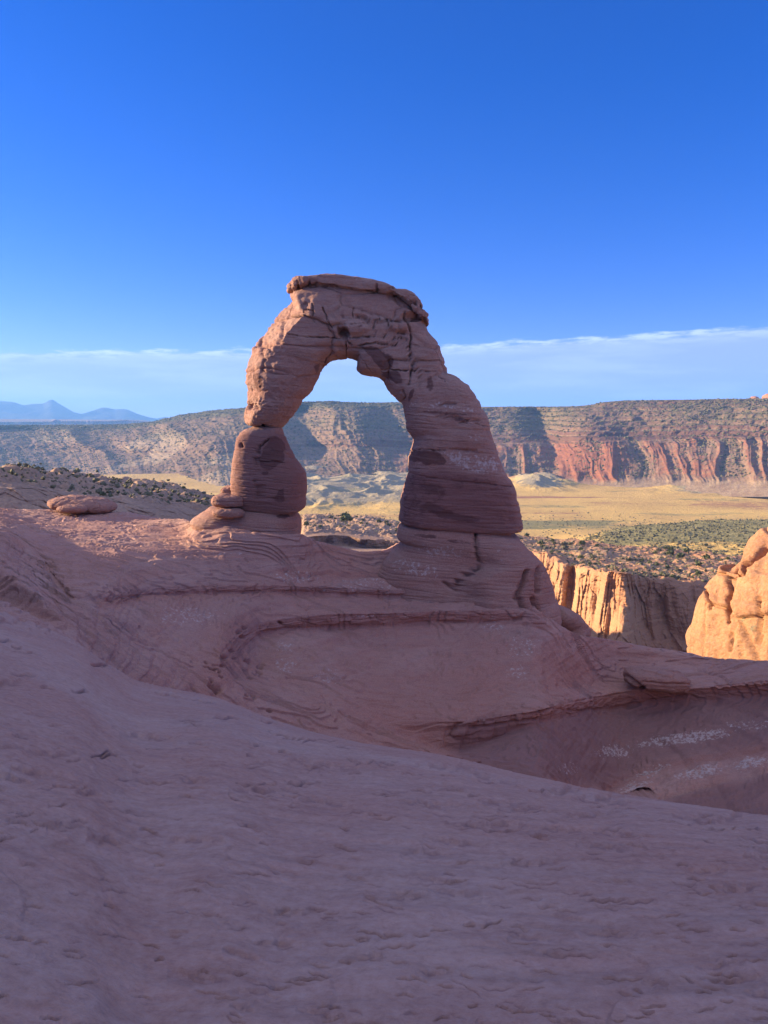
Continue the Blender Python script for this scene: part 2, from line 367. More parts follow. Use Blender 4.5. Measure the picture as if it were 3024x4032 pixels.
fM = tab([2000, 2010, 2035, 2150, 2150, 2180, 2200, 2222, 2240, 2240, 2360, 2520, 2545, 2572, 2603, 2572, 2522], [58, 56, 54, 46, 46.5, 45.2, 45.0, 46.0, 47.8, 47.5, 46.6, 43.8, 43.8, 43.9, 43.0, 43.0, 43.0]) + [(150, zpy(-6.9, 50), 50)]
fR = [(-1300, 1985, 62), (-900, 1990, 62), (-300, 1995, 62), (0, 2001, 62), (200, 2006, 61.5), (455, 2021, 60), (700, 2043, 55), (784, 2055, 49.5), (950, 2075, 46.8), (1100, 2095, 46.2), (1180, 2101, 46.2), (1240, 2126, 47.6), (1312, 2151, 48.9),
      (1422, 2169, 49.2), (1512, 2163, 49.3), (1571, 2136, 49.4), (1800, 2150, 49.5), (1980, 2200, 49), (2059, 2330, 47.5), (2110, 2400, 46.6), (2180, 2452, 45.6), (2320, 2505, 44.2), (2500, 2533, 44.1), (2700, 2562, 44.2),
      (3024, 2600, 43.3), (3500, 2570, 43.3), (4500, 2520, 43.3)]
# foreground dome: each column a parabola that is tangent to the sight line at its crest
CR3 = at_g(XS, cpy, cr); hd = CR3[:, :2] / cr[:, None]; zc = CR3[:, 2]
drop = -1.65 - zc; tg = -zc / cr
bq = (tg - drop / cr) / cr; aq = tg - 2 * bq * cr
NF = 560
lr = np.linspace(math.log(0.9), 0, 1500)[:, None] * 0 + np.linspace(0, 1, 1500)[:, None] * (np.log(cr) - math.log(0.9))[None] + math.log(0.9)
rf = np.exp(lr); slope = (1.65 + aq * rf + bq * rf * rf) / rf
sy = np.tan(np.arctan(slope) - PITCH) * FPX                       # rows shared out evenly in the picture and in distance
m1 = np.abs(np.diff(sy, axis=0)) * (sy[:-1] < 2250); m2 = np.diff(lr, axis=0)
cum = np.concatenate([np.zeros((1, len(XS))), np.cumsum(1.0 * m1 / m1.sum(0) + 0.9 * m2 / m2.sum(0), 0)])
rr = np.stack([np.interp(np.linspace(0, cum[-1, j], NF), cum[:, j], rf[:, j]) for j in range(len(XS))], 1)
rr[-1] = cr
rr = np.concatenate([np.linspace(0.03, 0.9, 8)[:, None] * rr[:1], rr])
FG = np.concatenate([hd[None] * rr[..., None], (-1.65 - aq * rr - bq * rr * rr)[..., None]], -1)
rows = [FG[-14], FG[-1]]
FAC = 1 + 0.19 * sstep(XS, 2080, 2480)
r7 = r7 * FAC
rows.append(at_g(XS, cpy + o1, cr + 0.25 * (r7 - cr)))
rows.append(at_g(XS, cpy + o1 * 1.15, cr + 0.8 * (r7 - cr)))
rows.append(at_g(XS, f7p, r7))
for f_, sm in ((fD, 6), (fCf, 6), (fCl, 6), (f8, 6), (fAf, 5), (fAt, 5), (fBf, 4), (fBt, 4), (fM, 4), (fR, 3)):
    a, b = feat(f_, XS, sm); rows.append(at_g(XS, a, b * FAC))
ra, rb = feat(fR, XS, 3); rb = rb * FAC
rows.append(at_g(XS, ra + 40, rb + 5)); rows.append(at_g(XS, ra + 500, rb + 13)); rows.append(at_g(XS, ra + 1500, rb + 20))
F = np.stack(rows)
cnt = [14, 14, 10, 16, 40, 46, 34, 40, 46, 22, 40, 18, 90, 130, 14, 10, 6]
G, S = sweep_rows(F, cnt)
G = np.concatenate([FG[:-1], G[14:]])
N = grid_normals(G); N *= np.sign(np.median(N[..., 2]))
X, Y, Z = G[..., 0], G[..., 1], G[..., 2]
Rr = np.hypot(X, Y)
PX, PY = project(G)
# exfoliation sheets (stepped contours of a slow field), undulation, thin cracks
far = sstep(Rr, 10, 30)
warpx = X + 0.5 * fbm(X * 0.5, Y * 0.5, octs=3); warpy = Y + 0.5 * fbm(X * 0.5 + 40, Y * 0.5, octs=3)
und = 0.055 * fbm(X * 0.45, Y * 0.45, octs=3) + 0.30 * far * fbm(X * 0.16 + 3, Y * 0.16, Z * 0.3, octs=3)
fld = fbm(warpx * 0.55, warpy * 0.75, octs=4) * 5.5 + 0.25 * Z
fr = fld - np.floor(fld)
shell = (np.floor(fld) + sstep(fr, 0.86, 1.0)) - fld
fldF = fbm(X * 0.20 + 0.4 * fbm(X * 0.3, Y * 0.3, octs=2), Y * 0.55, octs=3) * 7.0 + 0.4 * Z
frF = fldF - np.floor(fldF); shellF = (np.floor(fldF) + sstep(frF, 0.84, 1.0)) - fldF
fld2 = fbm(warpx * 1.7 + 9, warpy * 2.3, octs=3) * 4.0
fr2 = fld2 - np.floor(fld2); shell2 = (np.floor(fld2) + sstep(fr2, 0.8, 1.0)) - fld2
ck = perlin(X * 1.7 + 0.6 * warpx, (Y + 0.25 * X) * 6.5, Z * 2); ck2 = perlin(X * 3.7, (Y + 0.2 * X) * 15 + 3, Z * 5)
cgate = sstep(fbm(X * 0.5 + 77, Y * 0.5, octs=2), -0.05, 0.35)
crk = -0.050 * sstep(ck, 0.52, 0.74) * cgate - 0.022 * sstep(ck2, 0.55, 0.75) * (1 - sstep(Rr, 7, 13))
fine = 0.010 * fbm(X * 4, Y * 7, Z * 6, octs=3) + 0.085 * far * fbm(X * 0.26 + 0.1 * Y, Y * 1.5, Z * 2, octs=4, gain=0.5)
near = 1 - sstep(Rr, 14, 26)
# strata steps in the bowl walls
st = Z * 1.7 + 0.45 * fbm(X * 0.10, Y * 0.10, octs=3); sf = st - np.floor(st)
strata = (np.floor(st) + sstep(sf, 0.74, 1.0) - st) * 0.11 * far * sstep(fbm(X * 0.1, Y * 0.1, octs=2), -0.3, 0.3)
strata = strata - 0.035 * far * np.exp(-(perlin(X * 0.09, Y * 0.09, Z * 2.6 + 0.6 * fbm(X * 0.2, Y * 0.2, octs=2)) / 0.12) ** 2)
disp = und + shell * (0.012 * near + 0.018 * far) + shellF * 0.13 * far + shell2 * 0.003 * (1 - sstep(Rr, 8, 14)) + crk * (0.22 + 0.15 * far) + fine + strata
gm = np.random.default_rng(21)
darkm = np.zeros_like(PX)
vis = (Rr < 28) & (PX > -150) & (PX < 3200) & (np.arange(len(G))[:, None] < len(FG))
for i in range(430):
    x0 = gm.uniform(-50, 3080); yc = np.interp(x0, XS, cpy); y0 = yc + (4060 - yc) * gm.uniform(0.02, 1.0) ** 1.15
    big = i < 60
    L = gm.uniform(90, 260) if big else gm.uniform(34, 95) * (1 + 0.8 * (gm.random() < 0.2)); w = gm.uniform(4, 7) if big else gm.uniform(1.8, 3.2)
    ang = R(gm.normal(4, 7)); cur = gm.normal(0, 0.10)
    m = vis & (np.abs(PX - x0) < L * 1.3) & (np.abs(PY - y0) < L * 0.7 + 60)
    idx = np.nonzero(m)
    if not len(idx[0]): continue
    dx, dy = PX[idx] - x0, PY[idx] - y0
    u = dx * math.cos(ang) + dy * math.sin(ang); v = -dx * math.sin(ang) + dy * math.cos(ang) - cur * (u * u / L - L * 0.3) + 2.5 * np.sin(u / 9.0 + i)
    tp = np.clip(1 - (u / (L * 0.55)) ** 2, 0, 1) ** 0.6
    if big:      # shallow scoop: sharp lip on the far side, easing out towards the viewer
        pr = np.where(v < 0, np.exp(-(v / w) ** 2), np.exp(-(v / (L * 0.20)) ** 2)) * tp
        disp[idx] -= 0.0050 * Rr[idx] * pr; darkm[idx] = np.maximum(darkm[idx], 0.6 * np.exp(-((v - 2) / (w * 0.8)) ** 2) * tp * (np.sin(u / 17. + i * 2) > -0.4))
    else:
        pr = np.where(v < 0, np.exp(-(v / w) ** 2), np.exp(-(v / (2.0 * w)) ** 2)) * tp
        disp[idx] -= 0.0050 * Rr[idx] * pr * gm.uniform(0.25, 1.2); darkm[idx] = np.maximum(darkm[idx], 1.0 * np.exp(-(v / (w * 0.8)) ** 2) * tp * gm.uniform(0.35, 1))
# photographed cracks, pits, hollows
def lines(ox, oy, sc, *pls): return [[(ox + x / sc, oy + y / sc) for x, y in p] for p in pls]
pits = [(985, 203, 1), (930, 250, .8), (943, 332, 1.7), (1145, 228, .7), (1135, 243, .6), (1130, 270, .7), (1108, 280, .5), (1075, 372, .5), (1105, 376, .7), (1070, 78, .6), (1048, 92, .6), (1065, 118, .6),
        (980, 237, .6), (1175, 440, .6), (1085, 222, .8), (1220, 58, .6), (965, 290, .6), (1022, 175, .5), (900, 215, .5), (1090, 295, .5), (1030, 210, .4), (925, 300, .5), (960, 265, .4)]
for x, y, s in pits:
    d = seg_dist(PX, PY, lines(0, 2400, 1.106, [(x - 9 * s, y - 5 * s), (x + 9 * s, y + 6 * s)])[0])
    disp -= 0.60 * s * np.exp(-(d / (6.0 * s)) ** 2) * (Rr > 27)
for p, w, dp in ([(1301, 2518), (1500, 2540), (1640, 2545), (1764, 2570)], 9, 0.16), ([(1500, 2557), (1620, 2562), (1740, 2566)], 6, 0.12), ([(1031, 2488), (1130, 2474), (1240, 2470), (1400, 2466), (1560, 2461), (1700, 2447), (1900, 2449), (2050, 2437)], 5, 0.12), \
        ([(416, 2366), (542, 2346), (844, 2331), (1122, 2330), (1500, 2344), (1830, 2352)], 5, 0.10), ([(1120, 2240), (1180, 2270), (1300, 2250), (1400, 2262), (1560, 2258)], 6, 0.15), \
        ([(2394, 3096), (2578, 3012), (2817, 2972), (3024, 2940)], 11, 0.12), ([(2602, 3130), (2760, 3085), (3024, 3030)], 7, 0.15), ([(2035, 2812), (2147, 2806), (2211, 2772), (2338, 2748), (2498, 2721), (2722, 2716)], 5, 0.12), \
        ([(1939, 2802), (1850, 2830), (1800, 2850), (1778, 2900)], 8, 0.15), ([(2150, 2600), (2160, 2680), (2190, 2760)], 8, 0.06), ([(2740, 2628), (2830, 2655), (2870, 2680)], 7, 0.2), ([(345, 2560), (390, 2590), (420, 2600)], 8, 0.15), \
        ([(2250, 2800), (2400, 2790), (2550, 2765), (2700, 2745)], 5, 0.15), ([(1870, 2870), (2000, 2845), (2120, 2835)], 5, 0.18):
    d = seg_dist(PX, PY, p); disp -= dp * np.exp(-(d / w) ** 2) * (Rr > 22)
cave = blob(PX, PY, 2525, 3127, 64, 34, -0.10) * (Rr > 22); cvm = sstep(cave, 0.25, 0.6)
led = np.zeros_like(PX)
for p, w in (([(1031, 2488), (1240, 2450), (1560, 2437), (2050, 2425)], 30), ([(400, 2360), (844, 2322), (1500, 2336), (1830, 2345)], 24), ([(1776, 2900), (1939, 2815), (2147, 2820), (2338, 2765), (2722, 2728), (3100, 2700)], 34), ([(2100, 2440), (1980, 2500)], 60)):
    led = np.maximum(led, np.exp(-(seg_dist(PX, PY, p) / w) ** 2))
li = np.nonzero((led > 0.05) & (Rr > 22))
f1, f2, idn = worley(np.stack([X[li] * 0.75 + 0.3 * fbm(X[li], Y[li], octs=2), Y[li] * 0.9, Z[li] * 3.4], -1))
f1b, f2b, idb = worley(np.stack([X[li] * 2.2, Y[li] * 2.2, Z[li] * 7.0], -1))
disp[li] += led[li] * (0.14 * (idn - 0.5) - 0.05 * np.exp(-((f2 - f1) / 0.06) ** 2) + 0.05 * (idb - 0.5))
G = G + N * disp[..., None]
G[..., 1] += 4.5 * cvm; G[..., 2] -= 0.5 * cvm
# pigments, plus shade painted into the lower bowl and the cave
lich = np.zeros_like(PX)
for b in ((1160, 2265, 170, 48), (1470, 2290, 260, 55), (1330, 2320, 260, 26), (1740, 2215, 190, 90), (1950, 2470, 120, 40), (2060, 2545, 115, 75), (2040, 2640, 95, 50), (1130, 2610, 90, 55), (1290, 2660, 120, 55),
          (1120, 2540, 70, 40), (2560, 3030, 130, 26, -0.4), (2760, 3030, 170, 42, -0.2), (2960, 2995, 150, 44, -0.15), (2500, 3090, 110, 30, -0.3), (2700, 2900, 330, 40, -0.15), (2940, 2850, 170, 40), (2250, 3020, 90, 40), (2420, 2960, 120, 40),
          (1890, 2835, 60, 12), (650, 2230, 90, 10), (900, 2180, 160, 14), (1560, 2430, 360, 14), (740, 2420, 240, 60)):
    lich = np.maximum(lich, blob(PX, PY, *b) * (0.62 if b[1] > 2890 and b[0] > 2400 else 0.45))
lich *= (Rr > 22)
redm = np.zeros_like(PX)
for p, w in (([(1031, 2488), (1240, 2455), (1560, 2440), (2050, 2425)], 26), ([(400, 2375), (844, 2325), (1500, 2340)], 20), ([(900, 2500), (850, 2640), (820, 2740)], 90), ([(1500, 2800), (1760, 2880), (1900, 2720)], 170), ([(2394, 3098), (2578, 3010), (2817, 2970), (3024, 2938)], 18),
             ([(1776, 2862), (1939, 2810), (2147, 2820), (2338, 2770), (2722, 2730), (3024, 2700)], 30), ([(2200, 2640), (2500, 2650)], 70), ([(1100, 2250), (1560, 2260)], 16)):
    redm = np.maximum(redm, np.exp(-(seg_dist(PX, PY, p) / w) ** 2))
redm = redm * (Rr > 22) * 0.9 + 0.25 * far
bowl_shade = np.maximum(poly_mask(PX, PY, [(1780, 2990), (1790, 2870), (1939, 2815), (2035, 2835), (2147, 2835), (2338, 2780), (2722, 2742), (3200, 2700), (3200, 2900), (2817, 2960), (2578, 3000), (2380, 3110), (2000, 3060)], 34) * 0.8,
                  poly_mask(PX, PY, [(2600, 3140), (2760, 3092), (3200, 3010), (3200, 3300), (2700, 3200)], 20) * 0.8) * (Rr > 22)  # shade below the overhanging ledges, painted in as darker rock
darkm = np.maximum(darkm, bowl_shade); darkm = np.maximum(darkm, 0.5 * sstep(cave, 0.1, 0.6))  # cave interior shade is painted into the dark mask too
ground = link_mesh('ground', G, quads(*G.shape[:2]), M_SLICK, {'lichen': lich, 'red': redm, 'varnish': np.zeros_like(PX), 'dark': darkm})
tag(ground, 'pale pink slickrock bowl in shade sweeping down below the arch', None, None, 'structure')

# rock ridge left of and behind the viewpoint: the shoulder the low sun hides behind
gx, gy = np.meshgrid(np.linspace(-95, 60, 260), np.linspace(-75, 82, 260))
q = gx * math.cos(SUN_AZ) - gy * math.sin(SUN_AZ)      # distance across the sun's direction
ridge_top = pchip([-90, -20, 0, 10, 16, 18, 20, 26, 31, 35, 40, 46, 60, 120], [9, 9, 8.4, 5.6, 3.6, 1.4, 3.0, 1.4, 0.2, -1.6, -4.6, -7, -9, -12], q.ravel()).reshape(q.shape)
hxc = -31 - 0.27 * np.clip(gy - 15, 0, 60)
acr = np.where(gx < hxc, np.exp(-((gx - hxc) / 40.0) ** 2), np.exp(-((gx - hxc) / 12.0) ** 2))
base = -2.0 - 0.10 * np.abs(gx) * 0.6 - 0.07 * np.clip(gy, 0, 99) - 0.05 * np.clip(gx, 0, 99)
hz = base + np.clip(ridge_top - base, 0, None) * acr + 0.35 * fbm(gx * 0.12, gy * 0.12, octs=4) + 0.12 * ridged(gx * 0.4, gy * 0.4, octs=3)
azd = np.degrees(np.arctan2(gx, gy)); inside = np.where(azd > 0, 1 - sstep(azd, 42, 56), 1 - sstep(-azd, 30, 34)) * sstep(np.hypot(gx, gy), -1, 2)
hz = hz - inside * 60 - (1 - inside) * 1.2 * (1 - sstep(np.hypot(gx, gy), 2, 8))
hz = hz + 5.0 * sstep(gx, 22, 50) * sstep(gy, -10, 15)  # added unseen rise at right, bounces warm sunlight into the bowl
hz = hz - 60 * sstep(gy, 66, 80)
tag(link_mesh('hill', np.stack([gx, gy, hz], -1), quads(*gx.shape), M_SLICK, {k: np.zeros_like(gx) for k in ('lichen', 'red', 'varnish')}), None, None, None, 'structure')

# ------------------------------------------------------------------ the arch
YA = 49.0
def CL(p): return 900 + np.array(p, float)[..., 0] / 2.765, 1350 + np.array(p, float)[..., 1] / 2.765
def CT(p): return 1000 + np.array(p, float)[..., 0] / 2.074, 1050 + np.array(p, float)[..., 1] / 2.074
def CRr(p): return 1500 + np.array(p, float)[..., 0] / 2.765, 1300 + np.array(p, float)[..., 1] / 2.765
def CQ(p): return 1500 + np.array(p, float)[..., 0] / 1.843, 1900 + np.array(p, float)[..., 1] / 1.843
def C5(p): return 700 + np.array(p, float)[..., 0] / 1.659, 1850 + np.array(p, float)[..., 1] / 1.659
def conv(fn, pts): x, y = fn(pts); return np.stack([x, y], -1)
arch = empty('rock_arch', (0, YA, -7), 'tall freestanding red sandstone arch on the rim of the slickrock bowl', 'rock arch')

def ring_body(O, I, depth, nring, nang, expo=2.6, ydist=YA, yoff=None, sm=3, endcap=0.35, rot=0.0, chamfer=None):
    """tube whose rings span outline pairs O-I (photo px) at distance ydist; depth = thickness along the view"""
    O = np.asarray(O, float); I = np.asarray(I, float); K = len(O)
    mid = (O + I) / 2; t = np.concatenate([[0], np.cumsum(np.maximum(np.hypot(*np.diff(O, axis=0).T), np.hypot(*np.diff(I, axis=0).T)) * 0.5 + np.hypot(*np.diff(mid, axis=0).T) + 1)])
    tt = np.linspace(0, t[-1], nring)
    li = lambda a: smooth1(np.stack([np.interp(tt, t, a[:, k]) for k in range(a.shape[1])], -1), sm)
    o, i_ = li(O), li(I)
    dp = smooth1(np.interp(tt, t, np.broadcast_to(depth, (K,))), 8); yo = smooth1(np.interp(tt, t, np.broadcast_to(0 if yoff is None else yoff, (K,))), 8)
    ex = smooth1(np.interp(tt, t, np.broadcast_to(expo, (K,))), 8)
    yy = ydist + yo
    A = at_y(o[:, 0], o[:, 1], yy); B = at_y(i_[:, 0], i_[:, 1], yy)
    c = (A + B) / 2; h = (A - B) / 2
    # more samples on the side that faces the viewpoint
    th = np.linspace(0, 2 * np.pi, nang, endpoint=False); th = th + 0.35 * np.sin(th)
    ct, stn = np.cos(th), np.sin(th)
    p = 2.0 / ex[:, None]
    a = np.sign(ct) * np.abs(ct)[None] ** p; b = np.sign(stn) * np.abs(stn)[None] ** p
    V = c[:, None] + a[..., None] * h[:, None] + (b * dp[:, None] / 2)[..., None] * np.array([0., -1., 0.])
    if rot:
        cs, sn = math.cos(rot), math.sin(rot); d = V - c[:, None]
        V = c[:, None] + np.stack([d[..., 0] * cs - d[..., 1] * sn, d[..., 0] * sn + d[..., 1] * cs, d[..., 2]], -1)
    if chamfer is not None:      # broken-off planar face on the outer front edge
        wch = smooth1(np.interp(tt, t, chamfer), 10); hl = np.linalg.norm(h, axis=1); hn = h / hl[:, None]
        mm = 0.85 * hn + 0.53 * np.array([0., -1., 0.]); dd = ((V - c[:, None]) * mm[:, None]).sum(-1)
        ex2 = np.clip(dd - (0.78 * hl + (1 - wch) * 3.0)[:, None], 0, None); V = V - ex2[..., None] * mm[:, None]
    # rounded closing rings
    def close(V, end):
        r0 = V[-1 if end else 0]; cc = r0.mean(0); dirn = cc - V[-8 if end else 7].mean(0); L = np.linalg.norm(dirn) + 1e-6; dirn /= L
        rad = np.linalg.norm(r0 - cc, axis=1).mean() * endcap
        ex_ = [cc + (r0 - cc) * math.cos(k) + dirn * rad * math.sin(k) for k in np.linspace(0.12, 1.56, 14)]
        ex_ = np.array(ex_)
        return np.concatenate([V, ex_]) if end else np.concatenate([ex_[::-1], V])
    V = close(close(V, True), False)
    Nn = grid_normals(V, True)
    cen = V.mean(1, keepdims=True)
    sg = np.sign((Nn * (V - cen)).sum(-1).mean()); Nn = Nn * (sg if sg else 1)
    return V, Nn
def rock_noise(V, N, rough=1.0, strata=1.0, blocks=0.0, bs=1.0, mask=None):
    x, y, z = V[..., 0], V[..., 1], V[..., 2]
    zt = z + 0.10 * x
    d = rough * (0.16 * fbm(x * 0.55, y * 0.55, z * 0.7, octs=4) + 0.05 * fbm(x * 2.2, y * 2.2, z * 3.0, octs=4))
    s_ = zt * 2.3 + 0.5 * fbm(x * 0.3, y * 0.3, z * 0.3, octs=2)
    d = d + strata * (0.045 * fbm(x * 0.22, y * 0.22, zt * 2.6, octs=4) + 0.022 * (sstep(s_ - np.floor(s_), 0.5, 1.0) - 0.5 * (s_ - np.floor(s_))))
    d = d - strata * 0.038 * np.exp(-(perlin(x * 0.13, y * 0.13, zt * 2.9 + 0.35 * fbm(x * 0.4, y * 0.4, z * 0.4, octs=2)) / 0.11) ** 2)
    if blocks:
        f1, f2, idn = worley(np.stack([x * 0.42 * bs + 0.2 * fbm(x, y, z, octs=2), y * 0.42 * bs, zt * 0.95 * bs], -1))
        g = -0.16 * np.exp(-((f2 - f1) / 0.07) ** 2) + 0.30 * (idn - 0.5)
        d = d + blocks * g * (1 if mask is None else mask)
    return d
def paint(V, vis, lichs=(), varns=(), reds=(), polys=()):
    px, py = project(V); out = {}
    for nm, lst in (('lichen', lichs), ('varnish', varns), ('red', reds), ('dark', ())):
        a = np.zeros(px.shape)
        for it in lst:
            *b, w = it; a = np.maximum(a, blob(px, py, *b) * w)
        for k, pl, soft, w in polys:
            if k == nm: a = np.maximum(a, poly_mask(px, py, pl, soft) * w)
        out[nm] = a
    return out
def crack(V, N, disp, polys, broken=False):
    px, py = project(V); front = (N[..., 1] < 0.35)
    px, py = px + 7 * fbm(px / 22., py / 22., octs=3), py + 7 * fbm(px / 22. + 40, py / 22., octs=3)
    gate = 0.25 + 0.75 * sstep(fbm(px / 16. + 9, py / 16., octs=2), -0.25, 0.15)
    if not broken: gate = 1.0
    for p, w, dp in polys:
        disp = disp - dp * np.exp(-(seg_dist(px, py, p) / w) ** 2) * front * gate
    return disp
def add_part(name, V, attrs, parent=arch, mat=M_ARCH):
    ns, na = V.shape[:2]
    return link_mesh(name, V, quads(ns, na, True), mat, attrs, parent, origin=V.reshape(-1, 3).mean(0))

# upper span: left limb, top and right leg in one piece
sL = [((266, 900), (570, 926)), ((205, 893), (598, 914)), ((178, 872), (625, 888)), ((176, 820), (650, 850)), ((190, 740), (700, 790)), ((205, 680), (755, 705)), ((200, 650), (780, 670)), ((220, 580), (800, 612)), ((222, 520), (850, 580)),
      ((208, 430), (910, 510)), ((208, 350), (960, 420)), ((230, 250), (1000, 340)), ((260, 160), (1033, 245)), ((290, 70), (1070, 225))]
sT = [((0, 675), (565, 806)), ((45, 600), (600, 775)), ((90, 545), (640, 748)), ((125, 480), (680, 740)), ((165, 425), (715, 738)), ((235, 345), (748, 733)), ((300, 270), (762, 721)), ((340, 205), (772, 722)), ((470, 150), (790, 732)), ((640, 130), (815, 738)),
      ((800, 150), (840, 745)), ((960, 178), (859, 757)), ((1100, 212), (856, 800)), ((1220, 262), (850, 842)), ((1300, 315), (880, 872)), ((1355, 385), (950, 892)), ((1388, 465), (1020, 902)), ((1425, 530), (1058, 930)), ((1480, 592), (1080, 965)),
      ((1520, 650), (1100, 1000)), ((1528, 700), (1130, 1040)), ((1560, 770), (1160, 1072)), ((1565, 868), (1195, 1105))]
sR = [((705, 478), (212, 785)), ((760, 485), (228, 800)), ((810, 510), (240, 830)), ((870, 560), (252, 870)), ((940, 610), (262, 920)), ((990, 670), (272, 970)), ((1020, 730), (272, 1010)), ((1065, 785), (268, 1050)), ((1083, 860), (275, 1090)),
      ((1120, 930), (300, 1130)), ((1160, 1000), (340, 1170)), ((1173, 1040), (350, 1210)), ((1165, 1080), (345, 1250)), ((1205, 1190), (325, 1300)), ((1235, 1270), (305, 1370)), ((1270, 1390), (302, 1450)), ((1310, 1480), (295, 1520)), ((1360, 1570), (285, 1590)),
      ((1420, 1680), (258, 1690)), ((1450, 1790), (240, 1780)), ((1480, 1900), (222, 1880)), ((1505, 1990), (205, 1980)), ((1530, 2080), (190, 2040)), ((1530, 2130), (192, 2062)), ((1505, 2168), (205, 2078)), ((1462, 2188), (235, 2090)), ((1420, 2192), (290, 2096))]
O = np.concatenate([conv(CL, [a for a, b in sL]), conv(CT, [a for a, b in sT]), conv(CRr, [a for a, b in sR])])
I = np.concatenate([conv(CL, [b for a, b in sL]), conv(CT, [b for a, b in sT]), conv(CRr, [b for a, b in sR])])
dep = np.concatenate([np.linspace(2.2, 4.3, 6), np.full(8, 4.3), np.linspace(4.3, 4.6, len(sT)), np.linspace(4.6, 5.4, len(sR) - 4), [5.4, 5.3, 5.1, 4.8]])
exp_ = np.concatenate([np.full(len(sL), 2.3), np.linspace(2.3, 3.6, len(sT)), np.linspace(3.6, 3.6, len(sR))])
V, Nn = ring_body(O, I, dep, 900, 300, exp_, sm=2, endcap=0.12, chamfer=np.concatenate([[0.9] * len(sL), np.interp(np.arange(len(sT)), [0, 6, 9], [1, 1, 0]), [0] * len(sR)]))
px, py = project(V)
blk = np.clip(sstep(py, 1560, 1420) * sstep(py, 1000, 1120), 0, 1)
D = rock_noise(V, Nn, 1.0, 0.45 + 0.55 * sstep(py, 1500, 1650), 0.75, 0.72, blk)
lit_side = sstep(px, 1210, 1090) * sstep(py, 1700, 1600)
D += lit_side * 0.13 * ridged(V[..., 0] * 1.7, V[..., 1] * 1.7, V[..., 2] * 1.7, octs=4)
ck_ = [(p, w, d) for (w, d), ps in {
    (3.6, 0.42): lines(1000, 1050, 2.074, [(1220, 360), (1250, 440), (1270, 520), (1287, 590), (1268, 660), (1282, 720), (1290, 800), (1277, 900), (1265, 960)], [(690, 500), (700, 560), (760, 600), (800, 640)]),
    (2.5, 0.30): lines(1000, 1050, 2.074, [(590, 410), (700, 425), (860, 410), (960, 440), (1100, 430), (1200, 460)], [(450, 575), (600, 580), (720, 600)], [(780, 580), (980, 570), (1250, 590)], [(850, 640), (1000, 625), (1250, 655)], [(480, 300), (485, 450)],
                     [(560, 340), (580, 380), (600, 440), (640, 500)], [(965, 440), (975, 500), (1000, 560)], [(745, 600), (755, 720)], [(1080, 440), (1100, 490), (1150, 530), (1230, 545)]),
    (2.2, 0.18): lines(1000, 1050, 2.074, [(810, 340), (808, 400)], [(400, 350), (480, 360)], [(230, 540), (430, 580)], [(590, 470), (650, 480), (700, 470)], [(860, 720), (960, 860)], [(1100, 845), (1330, 850)]) +
                 lines(1500, 1300, 2.765, [(410, 440), (415, 630)], [(0, 430), (600, 450)], [(760, 1640), (1100, 1665), (1430, 1700)], [(480, 1610), (600, 1615)], [(850, 1010), (1000, 1015), (1100, 1030), (1172, 1050)], [(640, 500), (690, 530), (700, 560)], [(300, 1310), (440, 1300), (700, 1310)], [(280, 1080), (360, 1100)]),
    (5, 0.18): lines(1500, 1300, 2.765, [(660, 800), (780, 805), (900, 800)], [(600, 940), (800, 950), (960, 980), (1080, 990)], [(720, 1290), (900, 1300), (1030, 1320)], [(240, 650), (260, 720), (235, 770)]),
    (9, 0.5): lines(900, 1350, 2.765, [(360, 914), (392, 914)]), (10, 0.35): lines(900, 1350, 2.765, [(230, 660), (230, 700)], [(300, 640), (305, 700)])}.items() for p in ps]
D = crack(V, Nn, D, ck_, True)
